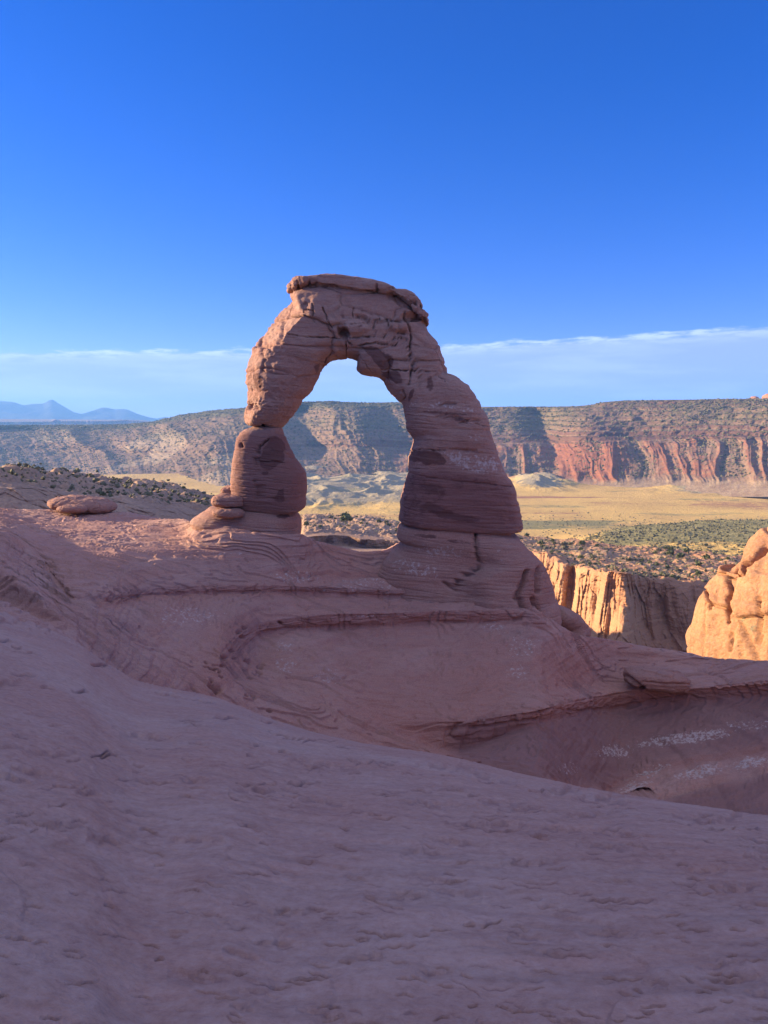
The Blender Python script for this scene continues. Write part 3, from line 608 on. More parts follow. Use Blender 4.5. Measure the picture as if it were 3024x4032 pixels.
# the hollow beneath the keystone and the overhang right of it
D -= 0.9 * sstep(blob(px, py, *CT((735, 545)), 28, 34), 0.1, 0.9) * (Nn[..., 1] < 0.3)
D -= 0.5 * sstep(blob(px, py, *CT((1290, 410)), 55, 22), 0.1, 0.9) * (Nn[..., 1] < 0.3)
D += 0.35 * sstep(blob(px, py, *CT((1180, 490)), 55, 26), 0.0, 0.9) * (Nn[..., 1] < 0.3) + 0.3 * sstep(blob(px, py, *CT((830, 500)), 70, 32), 0.0, 0.9) * (Nn[..., 1] < 0.3)
V2 = V + Nn * D[..., None]
at = paint(V, None,
    lichs=[(*CRr((640, 820)), 150, 22, 0.10, 0.5), (*CRr((900, 860)), 90, 18, 0.1, 0.5), (*CRr((800, 1330)), 70, 20, 0.1, 0.5), (*CRr((1020, 1170)), 60, 25, 0, 0.42), (*CRr((380, 1450)), 30, 12, 0, .5), (*CT((1400, 600)), 60, 70, 0, 0.25)],
    varns=[(*CRr((550, 1740)), 130, 50, 0.1, 0.62), (*CRr((560, 1950)), 90, 30, 0.1, 0.7), (*CRr((540, 600)), 22, 45, 0, 0.8),
           (*CRr((720, 905)), 150, 10, 0.08, 0.7), (*CRr((900, 980)), 80, 12, 0.1, 0.7), (*CL((330, 430)), 30, 60, 0, 0.8), (*CT((640, 530)), 60, 18, 0, 0.45), (*CL((960, 280)), 30, 40, 0.4, 0.5), (*CRr((900, 1600)), 110, 20, 0.05, 0.45), (*CL((480, 520)), 50, 40, 0.2, 0.45), (*CRr((330, 700)), 14, 50, 0.4, .8), (*CT((860, 500)), 50, 20, 0, .5)],
    polys=[('varnish', p, 9, w) for w, p in zip((0.95, 0.95, 0.45, 0.5), lines(1500, 1300, 2.765,
        [(310, 1310), (350, 1300), (430, 1310), (470, 1295), (560, 1310), (640, 1330), (690, 1380), (715, 1430), (690, 1470), (560, 1465), (480, 1475), (440, 1440), (330, 1430), (305, 1400)],
        [(490, 1860), (600, 1900), (720, 1950), (800, 1985), (960, 2010), (1085, 2050), (1070, 2090), (900, 2085), (700, 2060), (560, 2000), (450, 1930)],
        [(260, 1560), (500, 1540), (900, 1560), (1200, 1600), (1150, 1680), (800, 1760), (640, 1880), (400, 2060), (230, 2040)],
        [(480, 480), (560, 470), (590, 560), (590, 690), (500, 690), (490, 600)]))] +
        [('varnish', p, 9, 0.95) for p in lines(1000, 1050, 2.074, [(870, 650), (960, 640), (1010, 660), (1050, 700), (1140, 730), (1135, 800), (1110, 845), (1040, 840), (990, 780), (930, 710)], [(1040, 850), (1180, 850), (1200, 900), (1215, 950), (1160, 960), (1100, 930), (1050, 900)])] +
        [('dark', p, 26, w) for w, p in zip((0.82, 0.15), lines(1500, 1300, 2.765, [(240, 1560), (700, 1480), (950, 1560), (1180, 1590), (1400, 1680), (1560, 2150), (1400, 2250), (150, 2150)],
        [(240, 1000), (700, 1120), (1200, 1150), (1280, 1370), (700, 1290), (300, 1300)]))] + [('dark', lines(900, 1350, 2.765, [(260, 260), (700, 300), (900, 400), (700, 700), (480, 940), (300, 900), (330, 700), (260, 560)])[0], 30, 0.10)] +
        [('lichen', p, 14, 0.60) for p in lines(1500, 1300, 2.765, [(650, 1310), (800, 1300), (1000, 1330), (1180, 1360), (1260, 1380), (1310, 1480), (1340, 1540), (1180, 1560), (1080, 1580), (960, 1545), (820, 1500), (740, 1470), (720, 1420), (690, 1370)])] +
        [('lichen', p, 12, 0.42) for p in lines(1500, 1300, 2.765, [(250, 780), (500, 790), (800, 840), (1060, 870), (1060, 910), (760, 910), (400, 850), (260, 840)])],
    reds=[(*CRr((850, 1850)), 320, 140, 0, 0.9), (*CL((700, 450)), 130, 160, 0, 0.6), (*CRr((1000, 1240)), 130, 60, 0, 0.7)])
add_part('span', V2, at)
# cap slab
sC = [((314, 196), (312, 168)), ((322, 207), (330, 140)), ((360, 202), (370, 122)), ((450, 188), (450, 112)), ((560, 205), (540, 95)), ((700, 222), (680, 92)), ((850, 240), (850, 114)), ((1000, 252), (1000, 144)), ((1130, 268), (1130, 182)), ((1230, 330), (1240, 211)),
      ((1290, 400), (1320, 236)), ((1340, 450), (1372, 285)), ((1375, 466), (1396, 350)), ((1388, 452), (1399, 400))]
Oc = conv(CT, [b for a, b in sC]); Ic = conv(CT, [a for a, b in sC]); Mc = (Oc + Ic) / 2; Oc = Mc + (Oc - Mc) * 0.93 + [0, 1.5]; Ic = Mc + (Ic - Mc) * 1.0 + [0, 1.5]; Oc[:3, 0] += 6; Ic[:3, 0] += 6; Oc[-3:, 0] -= 5; Ic[-3:, 0] -= 5
Vc, Nc = ring_body(Oc, Ic, [2.5, 3.2, 3.8, 4.3, 4.5, 4.6, 4.62, 4.62, 4.62, 4.62, 4.6, 4.6, 4.5, 4.3], 420, 260, 5.5, sm=2, endcap=0.3)
px, py = project(Vc)
Dc = rock_noise(Vc, Nc, 1.0, 1.0, 0.75, 0.72)
Dc += sstep(px, 1230, 1170) * 0.16 * ridged(Vc[..., 0] * 1.3, Vc[..., 1] * 1.3, Vc[..., 2] * 1.6, octs=3)
Dc = crack(Vc, Nc, Dc, [(p, 4, 0.25) for p in lines(1000, 1050, 2.074, [(1005, 150), (1003, 240)], [(450, 120), (455, 180)], [(360, 135), (368, 190)], [(1240, 260), (1390, 340)])] + [(p, 4, 0.14) for p in lines(1000, 1050, 2.074, [(500, 150), (640, 165), (800, 185)], [(1230, 330), (1385, 420)])])
add_part('cap_slab', Vc + Nc * Dc[..., None], paint(Vc, None, lichs=[(*CT((900, 110)), 160, 12, 0.15, 0.35)], varns=[(*CT((640, 180)), 100, 18, 0.15, 0.55), (*CT((900, 210)), 100, 14, 0.12, 0.5)], reds=[(*CT((400, 140)), 60, 40, 0, 0.9)]))
# lower left block
sB = [((275, 910), (570, 922)), ((255, 922), (578, 950)), ((200, 942), (582, 985)), ((150, 985), (597, 1032)), ((116, 1045), (620, 1090)), ((108, 1120), (652, 1160)), ((92, 1200), (700, 1240)), ((78, 1290), (760, 1322)), ((70, 1420), (815, 1410)), ((67, 1530), (828, 1500)),
      ((68, 1620), (828, 1600)), ((72, 1690), (816, 1680)), ((85, 1748), (818, 1760)), ((112, 1782), (803, 1812)), ((150, 1797), (768, 1836)), ((210, 1803), (690, 1842))]
Vb, Nb = ring_body(conv(CL, [a for a, b in sB]), conv(CL, [b for a, b in sB]), [2.2, 2.5, 3.0, 3.4, 3.7, 3.9, 4.1, 4.3, 4.5, 4.6, 4.6, 4.6, 4.5, 4.3, 4.0, 3.6], 420, 260, np.linspace(3.0, 4.6, 16), sm=3, endcap=0.10, rot=-0.10)
Db = rock_noise(Vb, Nb, 0.45, 0.8)
Db = crack(Vb, Nb, Db, [(p, 3.6, 0.3) for p in lines(900, 1350, 2.765, [(430, 1050), (335, 1130), (330, 1190), (285, 1260), (290, 1400), (290, 1500), (305, 1600), (320, 1700), (325, 1800)])] + [(p, 6, 0.35) for p in lines(900, 1350, 2.765, [(133, 1110), (136, 1120)])]
           + [(p, 3, 0.1) for p in lines(900, 1350, 2.765, [(470, 1170), (620, 1185), (700, 1260)], [(310, 1290), (600, 1295)])])
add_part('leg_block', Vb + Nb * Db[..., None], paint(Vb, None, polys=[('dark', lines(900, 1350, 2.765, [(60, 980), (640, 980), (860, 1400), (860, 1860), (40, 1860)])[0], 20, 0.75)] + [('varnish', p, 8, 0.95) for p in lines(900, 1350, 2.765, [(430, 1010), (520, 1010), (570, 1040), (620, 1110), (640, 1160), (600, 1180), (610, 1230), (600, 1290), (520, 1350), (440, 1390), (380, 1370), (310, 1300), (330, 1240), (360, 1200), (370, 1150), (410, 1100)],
                                                      [(320, 1400), (440, 1395), (440, 1445), (330, 1450)], [(545, 1600), (600, 1580), (615, 1720), (580, 1750), (540, 1740), (470, 1700), (430, 1680), (520, 1660)])],
                                                      reds=[(*CL((640, 1560)), 110, 120, 0, 0.9)], lichs=[(*CL((220, 1080)), 40, 40, 0, 0.3)]))
# pedestals
sP = [((215, 242), (768, 276)), ((178, 268), (786, 292)), ((130, 296), (797, 315)), ((102, 316), (803, 345)), ((94, 330), (803, 380)), ((112, 350), (800, 400)), ((140, 420), (792, 450)), ((160, 560), (780, 580))]
Vp, Np = ring_body(conv(C5, [a for a, b in sP]), conv(C5, [b for a, b in sP]), [4.2, 4.9, 5.3, 5.5, 5.6, 5.6, 5.6, 5.4], 240, 280, 3.4, sm=2, endcap=0.1)
Dp = rock_noise(Vp, Np, 0.5, 0.8)
add_part('pedestal', Vp + Np * Dp[..., None], paint(Vp, None, varns=[(*C5((690, 300)), 40, 14, 0, 0.9)], reds=[(*C5((740, 350)), 60, 50, 0, 1.0)]))
sQ = [((160, 293), (948, 356)), ((131, 308), (984, 376)), ((118, 340), (1002, 410)), ((114, 375), (1016, 450)), ((122, 398), (1036, 505)), ((152, 414), (1060, 575)), ((130, 450), (1082, 640)), ((70, 500), (1110, 705)), ((10, 560), (1132, 785)), ((-40, 650), (1142, 850)), ((-60, 780), (1170, 900)), ((-60, 900), (1180, 980))]
Vq, Nq = ring_body(conv(CQ, [a for a, b in sQ]), conv(CQ, [b for a, b in sQ]), [4.9, 5.4, 5.7, 5.8, 5.7, 5.5, 5.6, 6.0, 6.4, 6.8, 7.0, 7.0], 420, 380, 3.4, sm=2, endcap=0.08)
px, py = project(Vq)
Dq = rock_noise(Vq, Nq, 0.5, 0.7)
frq = (Nq[..., 1] < 0.3)
cqx, cqy = CQ((840, 640)); foot = sstep(blob(px, py, cqx, cqy, 200, 150), 0.0, 0.75)
cl = np.array(lines(1500, 1900, 1.843, [(680, 300), (690, 440), (695, 520), (720, 590), (715, 622), (650, 660), (590, 690), (548, 730), (560, 770), (590, 800)])[0])
edge_x = np.interp(py, *CQ([(690, 440), (720, 590), (650, 660), (548, 730), (560, 770), (600, 830)])[::-1])
Dq += frq * 0.9 * sstep(py, 2120, 2260) * sstep(px, edge_x - 4, edge_x + 110)
Dq = crack(Vq, Nq, Dq, [(cl, 5, 0.40), (lines(1500, 1900, 1.843, [(460, 725), (520, 770), (580, 800)])[0], 5, 0.3), (lines(1500, 1900, 1.843, [(320, 305), (318, 345)])[0], 3, 0.15)]
           + [(p, 8, 0.45) for p in lines(1500, 1900, 1.843, [(965, 860), (990, 930), (1020, 985)], [(1040, 850), (1065, 910), (1085, 985)], [(1000, 650), (985, 740), (940, 850)], [(1065, 640), (1070, 800)])])
add_part('pedestal', Vq + Nq * Dq[..., None], paint(Vq, None, lichs=[(*CQ((420, 500)), 170, 45, 0.1, 0.52), (*CQ((250, 620)), 170, 60, 0.2, 0.5), (*CQ((845, 490)), 12, 8, 0, .6), (*CQ((865, 555)), 12, 12, 0, .6)], varns=[(*CQ((330, 390)), 90, 14, 0.1, 0.75), (*CQ((560, 430)), 90, 14, 0.1, 0.6)], reds=[(*CQ((550, 370)), 260, 40, 0, 0.9), (*CQ((1050, 800)), 70, 120, 0, 0.8)]))

# ------------------------------------------------------------------ boulders
def boulder(name, label, cat, cx, cy, ax, ay, y, depth, seed, expo=2.5, tilt=0.0, group=None, mat=M_ARCH, rough=1.0, n=90, reds=0.4, squash=0.0, cuts=(), facet=1.0):
    """rounded block that fills an ellipse of ax by ay photo px round (cx, cy) at distance y"""
    u = np.linspace(-np.pi / 2, np.pi / 2, n); w = np.linspace(0, 2 * np.pi, 2 * n, endpoint=False)
    U, Wg = np.meshgrid(u, w, indexing='ij')
    p = 2.0 / expo; sp = lambda v: np.sign(v) * np.abs(v) ** p
    lx = sp(np.cos(U)) * sp(np.cos(Wg)); ly = sp(np.cos(U)) * sp(np.sin(Wg)); lz = sp(np.sin(U))
    lz = np.where(lz < 0, lz * (1 - squash), lz)
    c = at_y(cx, cy, y); k = y / FPX
    ct, stn = math.cos(tilt), math.sin(tilt)
    ex, ez = lx * ax * k, lz * ay * k
    V = np.stack([c[0] + ex * ct + ez * stn, c[1] + ly * depth / 2, c[2] - ex * stn + ez * ct], -1)
    N = grid_normals(V, True); N *= np.sign((N * (V - c)).sum(-1).mean())
    Q = V + seed * 3.1
    s = min(ax, ay) * k
    d = s * rough * (0.16 * fbm(Q[..., 0] * 0.9 / max(s, .3), Q[..., 1] * 0.9 / max(s, .3), Q[..., 2] * 0.9 / max(s, .3), octs=4) + 0.07 * fbm(Q[..., 0] * 1.2, Q[..., 1] * 1.2, Q[..., 2] * 7 / max(s, .4), octs=3))
    f1, f2, idn = worley(np.stack([Q[..., 0] / (1.5 * s), Q[..., 1] / (1.5 * s), Q[..., 2] / (0.9 * s)], -1)); d = d + facet * s * 0.16 * rough * ((idn - 0.5) - 0.4 * np.exp(-((f2 - f1) / 0.06) ** 2))
    d = crack(V, N, d, cuts)
    V = V + N * d[..., None]
    o = link_mesh(name, V, quads(n, 2 * n, True), mat, {'red': np.full(U.shape, reds)}, origin=c - np.array([0, 0, ay * k * 0.9]))
    return tag(o, label, cat, group)
b5 = lambda x, y: (float(C5((x, y))[0]), float(C5((x, y))[1]))
boulder('boulder', 'thick flat boulder lying topmost on the stack beside the left leg of the arch', 'boulder', *b5(330, 202), 63, 25, 47.2, 2.2, 1, 3.0, 0.06, cuts=[(lines(700, 1850, 1.659, [(235, 208), (330, 210), (430, 214)])[0], 3, 0.05)])
boulder('boulder', 'lower oval boulder wedged under the flat boulder beside the left leg of the arch', 'boulder', *b5(332, 280), 62, 21, 46.6, 1.8, 2, 2.6, 0.03, reds=0.7)
boulder('boulder', 'squat block standing behind the stacked boulders, touching the left leg of the arch', 'boulder', *b5(340, 150), 27, 28, 48.6, 2.0, 3, 4.0, -0.12, reds=0.2)
c7 = lambda x, y: (x / 1.659, 1540 + y / 1.659)
boulder('boulder', 'big low whaleback boulder with a sunlit left end on the far slickrock rim', 'boulder', *c7(540, 745), 126, 33, 57.5, 4.6, 4, 2.5, 0.10, squash=0.2, reds=0.3)
boulder('boulder', 'small dome boulder in front of the big whaleback boulder on the rim', 'boulder', *c7(472, 772), 58, 18, 54.8, 1.8, 5, 2.5, 0.02, squash=0.2, reds=0.5)
cq = lambda x, y: (float(CQ((x, y))[0]), float(CQ((x, y))[1]))
boulder('outcrop', 'rounded outcrop with a dark hollow in its side at the right foot of the arch', 'outcrop', *cq(1285, 1065), 128, 96, 49.6, 4.2, 6, 2.3, 0.40, n=140, facet=0.0, reds=0.5,
        cuts=[(lines(1500, 1900, 1.843, [(1275, 960), (1320, 1010), (1420, 1060)])[0], 26, 0.8), (lines(1500, 1900, 1.843, [(1300, 1000), (1400, 1075)])[0], 14, 0.6), (lines(1500, 1900, 1.843, [(1245, 950), (1275, 1050)])[0], 7, 0.4)])
boulder('rock_slab', 'long low slab of rock lying on the right slope of the slickrock bowl', 'rock slab', 1700 + 1110 / 1.253, 2300 + 470 / 1.253, 130, 38, 45.0, 2.6, 7, 3.2, 0.10, squash=0.1, reds=0.6,
        cuts=[(lines(1700, 2300, 1.253, [(960, 450), (1000, 480), (1040, 515)])[0], 8, 0.3), (lines(1700, 2300, 1.253, [(1040, 480), (1150, 490), (1280, 490)])[0], 5, 0.12)])

# ------------------------------------------------------------------ sunlit fin at the right edge
c6 = lambda p: (2050 + np.array(p, float)[..., 0] / 1.703, 1950 + np.array(p, float)[..., 1] / 1.703)
fo = [(1640, 205), (1590, 255), (1520, 310), (1440, 370), (1350, 440), (1310, 485), (1252, 500), (1248, 550), (1210, 612), (1185, 658), (1160, 672), (1136, 722), (1125, 800), (1110, 900), (1076, 950), (1080, 1022), (1060, 1150), (1040, 1400)]
fo = [(1900, 30), (1780, 90), (1700, 150)] + fo
fx, fy = c6(fo)
tt = np.concatenate([[0], np.cumsum(np.hypot(np.diff(fx), np.diff(fy)))]); ts = np.linspace(0, tt[-1], 420)
fx, fy = smooth1(np.interp(ts, tt, fx), 2), smooth1(np.interp(ts, tt, fy), 2)
Lp = at_r(fx, fy, 82.0)
md = np.array([0.60, -0.80, 0.0]); mn = np.array([-0.80, -0.60, 0.0])
th = np.linspace(0, 2 * np.pi, 420, endpoint=False); th = th + 0.45 * np.sin(th - math.pi) * -1
a = np.sign(np.cos(th)) * np.abs(np.cos(th)) ** (2 / 3.0); b = np.sign(np.sin(th)) * np.abs(np.sin(th)) ** (2 / 3.0)
hz_ = np.interp(Lp[:, 2], [Lp[:, 2].min(), Lp[:, 2].max()], [6.4, 1.8])
Vf = Lp[:, None] + (1 - a)[None, :, None] * 16.0 * md + (b[None, :] * hz_[:, None])[..., None] * mn + np.array([2.5, 2.0, 0.0])
topc = Vf[:1].mean(1, keepdims=True)
Vf = np.concatenate([np.stack([topc[0] + (Vf[0] - topc[0]) * k + np.array([0, 0, (1 - k * k) * 1.5]) for k in np.linspace(0.02, 0.97, 12)]), Vf])
Nf = grid_normals(Vf, True); Nf *= np.sign((Nf * (Vf - Vf.mean(1, keepdims=True))).sum(-1).mean())
x, y, z = Vf[..., 0], Vf[..., 1], Vf[..., 2]
alo = x * 0.6 - y * 0.8
Df = 0.8 * fbm(x * 0.10, y * 0.10, z * 0.06, octs=3) + 0.4 * (ridged(alo * 0.23 + 0.05 * z, y * 0.02, z * 0.035, octs=4) - 0.5) + 0.16 * fbm(x * 0.7, y * 0.7, z * 0.35, octs=4)
pk_ = alo * 0.16 + 0.25 * fbm(alo * 0.14, z * 0.09, octs=2) + 0.05 * z; pf_ = pk_ - np.floor(pk_)
Df += 0.6 * (sstep(pf_, 0.0, 0.12) - pf_)          # slabs that break off along slanting joints
f1, f2, idn = worley(np.stack([alo * 0.22 + 0.1 * z, z * 0.13, 0 * z], -1)); Df += 0.85 * (idn - 0.5) - 0.22 * np.exp(-((f2 - f1) / 0.03) ** 2)
Df += 0.10 * fbm(alo * 2.0, y * .2, z * 0.5, octs=4)
Df = crack(Vf, Nf, Df, [(p, 7, 1.2) for p in lines(2050, 1950, 1.703, [(1659, 370), (1560, 460), (1510, 480), (1505, 530), (1440, 540), (1430, 620), (1390, 690), (1400, 780)], [(1375, 760), (1385, 850)])] + [(p, 8, 0.7) for p in lines(2050, 1950, 1.703, [(1405, 930), (1408, 1030)])] + [(p, 5, 0.7) for p in lines(2050, 1950, 1.703, [(1430, 470), (1440, 540)], [(1250, 500), (1440, 560)], [(1250, 620), (1270, 720), (1255, 760)], [(1620, 700), (1600, 1000)])])
Vf2 = Vf + Nf * Df[..., None]
fin = link_mesh('sandstone_fin', Vf2, quads(*Vf2.shape[:2], True, True), M_CLIFF, paint(Vf, None, lichs=[(2050 + 1490 / 1.703, 1950 + 830 / 1.703, 30, 20, 0.55), (2050 + 1560 / 1.703, 1950 + 890 / 1.703, 30, 24, .55), (2050 + 1640 / 1.703, 1950 + 600 / 1.703, 20, 60, .55), (2050 + 1480 / 1.703, 1950 + 1030 / 1.703, 40, 20, .55)], varns=[(2050 + 1405 / 1.703, 1950 + 980 / 1.703, 16, 40, .8)], reds=[(2900, 2200, 120, 80, .7)]), origin=Vf2.reshape(-1, 3).mean(0))
tag(fin, 'tall bright orange sandstone fin lit by the sun beyond the right rim of the bowl', 'rock fin')

# ------------------------------------------------------------------ canyon benches behind the arch
XA = np.linspace(-700, 1850, 900)
def bench(XS_, fl, counts):
    rows = []
    for f_ in fl:
        if callable(f_): rows.append(f_()); continue
        a, b = feat(f_, XS_, 3); rows.append(at_r(XS_, a, b))
    return sweep_rows(np.stack(rows), counts)
def at_rz(XS_, r, z):
    d = ray(XS_, np.full(len(XS_), 2000.)); h = np.hypot(d[:, 0], d[:, 1])
    return np.stack([d[:, 0] / h * r, d[:, 1] / h * r, np.full(len(XS_), float(z))], -1)
ca = [-700, 0, 300, 540, 720, 850, 940, 1000, 1130, 1195, 1260, 1450, 1600, 1850]
T = lambda py, r: list(zip(ca, py, r))
K_ = 0.62
rA = lambda l: [v * K_ for v in l] 
apron_ = T([2300, 2300, 2300, 2300, 2250, 2230, 2300, 2900, 2900, 2250, 2195, 2195, 2200, 2500], rA([120, 120, 125, 130, 140, 150, 170]) + [150, 180, 236, 240, 244, 244, 240])
foot_ = T([1990, 2010, 2030, 2045, 2060, 2075, 2150, 2700, 2700, 2160, 2150, 2158, 2168, 2440], rA([160, 160, 165, 170, 175, 180, 190]) + [170, 200, 270, 272, 274, 274, 270])
lip_ = T([1900, 1915, 1950, 1985, 2010, 2040, 2100, 2600, 2600, 2120, 2112, 2125, 2135, 2420], rA([170, 170, 176, 182, 190, 196, 204]) + [175, 205, 268, 270, 272, 272, 270])
edge_ = T([1865, 1880, 1930, 1965, 1985, 2020, 2070, 2500, 2500, 2095, 2090, 2100, 2110, 2400], rA([178, 178, 185, 190, 200, 205, 212]) + [180, 210, 282, 284, 286, 286, 284])
mid_ = T([1838, 1850, 1893, 1925, 1955, 1985, 2030, 2400, 2400, 2062, 2058, 2066, 2075, 2330], rA([215, 215, 230, 235, 240, 245, 250]) + [200, 235, 328, 330, 330, 330, 330])
back_ = T([1818, 1829, 1868, 1895, 1925, 1955, 2000, 2330, 2330, 2036, 2032, 2040, 2052, 2280], rA([260, 260, 280, 290, 300, 310, 318]) + [230, 270, 392, 395, 395, 395, 395])
PA, SA = bench(XA, [lambda: at_rz(XA, 78, -62), apron_, foot_, lip_, edge_, mid_, back_, lambda: at_rz(XA, 470, -112)], [6, 30, 60, 60, 70, 70, 8])
def bench_shape(P, S, e0, cliff_amp, topamp, wid):
    x, y = P[..., 0], P[..., 1]; r = np.hypot(x, y); d = P / r[..., None]; d[..., 2] = 0
    face = (np.exp(-((S - e0) / wid) ** 2) * (1 - 0.6 * sstep(S, e0 + 1.2, e0 + 2.2)))[:, None]
    topm = sstep(S, e0 + .3, e0 + 1.0)[:, None] * (1 - sstep(S, len(S) and S.max() - 1.2, S.max()))[:, None]
    off = cliff_amp * face * (fbm(x * 0.035, y * 0.035, P[..., 2] * 0.01, octs=3) * 1.5 + 0.5 * ridged(x * 0.10, y * 0.10, P[..., 2] * 0.02, octs=3) - 0.2)
    off = off + cliff_amp * 0.20 * face * (ridged(x * 0.16 + 3, y * 0.16, P[..., 2] * 0.015, octs=4) - 0.5)
    f1, f2, idn = worley(np.stack([x * 0.16, y * 0.16, P[..., 2] * 0.07 + 0.2 * fbm(x * .1, y * .1, octs=2)], -1)); off = off + cliff_amp * (0.28 if wid > 1.2 else 0.05) * face * (idn - 0.5)
    f1, f2, idn = worley(np.stack([x * 0.45, y * 0.45, P[..., 2] * 0.30], -1)); off = off + cliff_amp * 0.09 * face * (idn - 0.5)
    lz = P[..., 2] * 0.33 + 1.2 * fbm(x * 0.03, y * 0.03, P[..., 2] * 0.2, octs=3); lf = lz - np.floor(lz)
    off = off + cliff_amp * 0.15 * face * (sstep(lf, 0.0, 0.25) - lf) * sstep(fbm(x * 0.05, y * 0.05, P[..., 2] * 0.1, octs=2), -0.2, 0.3)
    off = off + 0.07 * cliff_amp * face * fbm(x * 0.3, y * 0.3, P[..., 2] * 1.3, octs=3)
    Q = P + d * off[..., None]
    lum = fbm(Q[..., 0] * 0.06 + 5, Q[..., 1] * 0.03, octs=4)
    st_ = lum * 6; fl = np.floor(st_) + sstep(st_ - np.floor(st_), 0.75, 1.0)
    Q[..., 2] += topm * topamp * (0.7 * fl / 6 + 0.5 * fbm(Q[..., 0] * 0.25, Q[..., 1] * 0.25, octs=3))
    return Q, face, topm
PA, fa, ta = bench_shape(PA, SA, 3.0, 6.5, 4.2, 1.1)
pxa, pya = project(PA)
veg = np.clip(0.35 + 0.9 * ta * sstep(fbm(PA[..., 0] * .05, PA[..., 1] * .05, octs=3), -0.3, 0.3) + 0 * fa, 0, 1) * (0.3 + 0.7 * ta)
darkm = np.exp(-((SA - 2.6) / 0.5) ** 2)[:, None] * sstep(fbm(PA[..., 0] * .12, PA[..., 1] * .12, octs=2), -0.25, 0.25) * 0.75
o = link_mesh('rock_bench', PA, quads(*PA.shape[:2]), M_BENCH, {'veg': veg, 'dark': darkm, 'red': np.zeros_like(veg)}); tag(o, None, None, None, 'structure')

XB = np.linspace(1850, 3600, 900)
edgeB = [(1850, 2150, 270), (2000, 2165, 262), (2085, 2173, 255), (2144, 2176, 248), (2200, 2205, 243), (2244, 2226, 238), (2302, 2232, 228), (2379, 2250, 220), (2455, 2257, 212), (2530, 2266, 222), (2600, 2274, 228), (2719, 2285, 234), (2850, 2300, 238), (3600, 2350, 240)]
faceB = [(a, b + 130, c - 3.5) for a, b, c in edgeB]; footB = [(a, 2560 if a > 2400 else 2620, c - 9) for a, b, c in edgeB]
lipB = [(a, b + 14, c - 1.0) for a, b, c in edgeB]
midB = [(1850, 2125, 300), (2085, 2150, 300), (2244, 2180, 290), (2379, 2205, 270), (2578, 2225, 275), (2850, 2240, 285), (3600, 2280, 290)]
backB = [(1850, 2090, 340), (2050, 2106, 350), (2285, 2126, 345), (2461, 2150, 340), (2700, 2170, 340), (2872, 2185, 340), (3600, 2230, 340)]
PB, SB = bench(XB, [lambda: at_rz(XB, 100, -90), [(a, 2950, c - 45) for a, b, c in edgeB], footB, faceB, lipB, edgeB, midB, backB, lambda: at_rz(XB, 430, -105)], [6, 30, 110, 120, 16, 90, 70, 8])
PB, fb, tb = bench_shape(PB, SB, 3.3, 8.5, 3.0, 1.5)
pxb, pyb = project(PB)
nb = fbm(PB[..., 0] * .05, PB[..., 1] * .05, octs=3)
onrock = (1 - tb) * np.ones_like(nb)
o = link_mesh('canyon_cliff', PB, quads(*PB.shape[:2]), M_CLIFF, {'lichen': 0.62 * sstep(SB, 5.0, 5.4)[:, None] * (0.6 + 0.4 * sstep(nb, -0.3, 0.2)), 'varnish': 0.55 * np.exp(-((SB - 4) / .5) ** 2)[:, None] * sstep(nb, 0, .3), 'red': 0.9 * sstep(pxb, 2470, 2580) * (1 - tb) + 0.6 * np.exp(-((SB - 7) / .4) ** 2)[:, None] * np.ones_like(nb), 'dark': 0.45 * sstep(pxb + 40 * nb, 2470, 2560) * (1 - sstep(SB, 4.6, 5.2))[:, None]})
tag(o, 'broken canyon cliff with a shrubby ledge on top, sunlit at its left end', 'cliff')

# ------------------------------------------------------------------ valley floor
XV = np.concatenate([np.linspace(-900, 950, 140), np.linspace(960, 3100, 760), np.linspace(3110, 3900, 60)])
cl_, cr_ = [-900, 2150], [2285, 2461, 2637, 3024, 3900]
def vf(left, pts): return [(-900, *left), (2150, *left)] + pts
V1 = vf((zpy(-100, 450), 450), [(2285, 2165, 430), (2461, 2172, 425), (2637, 2178, 420), (3024, 2190, 420), (3900, 2200, 420)])
V2_ = vf((zpy(-104, 600), 600), [(2285, 2128, 560), (2461, 2082, 610), (2637, 2061, 645), (3024, 2044, 690), (3900, 2030, 700)])
PV, SV = bench(XV, [lambda: at_rz(XV, 290, -92), V1, V2_, lambda: at_rz(XV, 830, -106), lambda: at_rz(XV, 1100, -107), lambda: at_rz(XV, 1440, -104), lambda: at_rz(XV, 1620, -96)], [14, 60, 40, 90, 120, 30])
x, y = PV[..., 0], PV[..., 1]; r = np.hypot(x, y); pxv, pyv = project(PV)
hil = ridged(x * 0.0075 + 0.3 * fbm(x * 0.01, y * 0.01, octs=2), y * 0.0065, octs=4); hil = np.clip(hil - 0.10, 0, None)
mk_mid = sstep(pxv, 1000, 1150) * (1 - sstep(pxv, 1650, 1800)) * sstep(r, 920, 1050)
mk_r = (np.exp(-((pxv - 2120) / 130) ** 2) + np.exp(-((pxv - 2790) / 190) ** 2)) * sstep(r, 1230, 1330)
PV[..., 2] += hil * (20 * mk_mid + 24 * mk_r) + 0.8 * fbm(x * 0.02, y * 0.02, octs=4)
md_ = sstep(pxv, 2200, 2500) * (1 - sstep(r, 700, 780)) * sstep(r, 380, 430)
PV[..., 2] += md_ * (3.0 * fbm(x * 0.03, y * 0.03, octs=4) + 1.0 * fbm(x * .12, y * .12, octs=3))
n_ = fbm(x * 0.004, y * 0.010, octs=4)
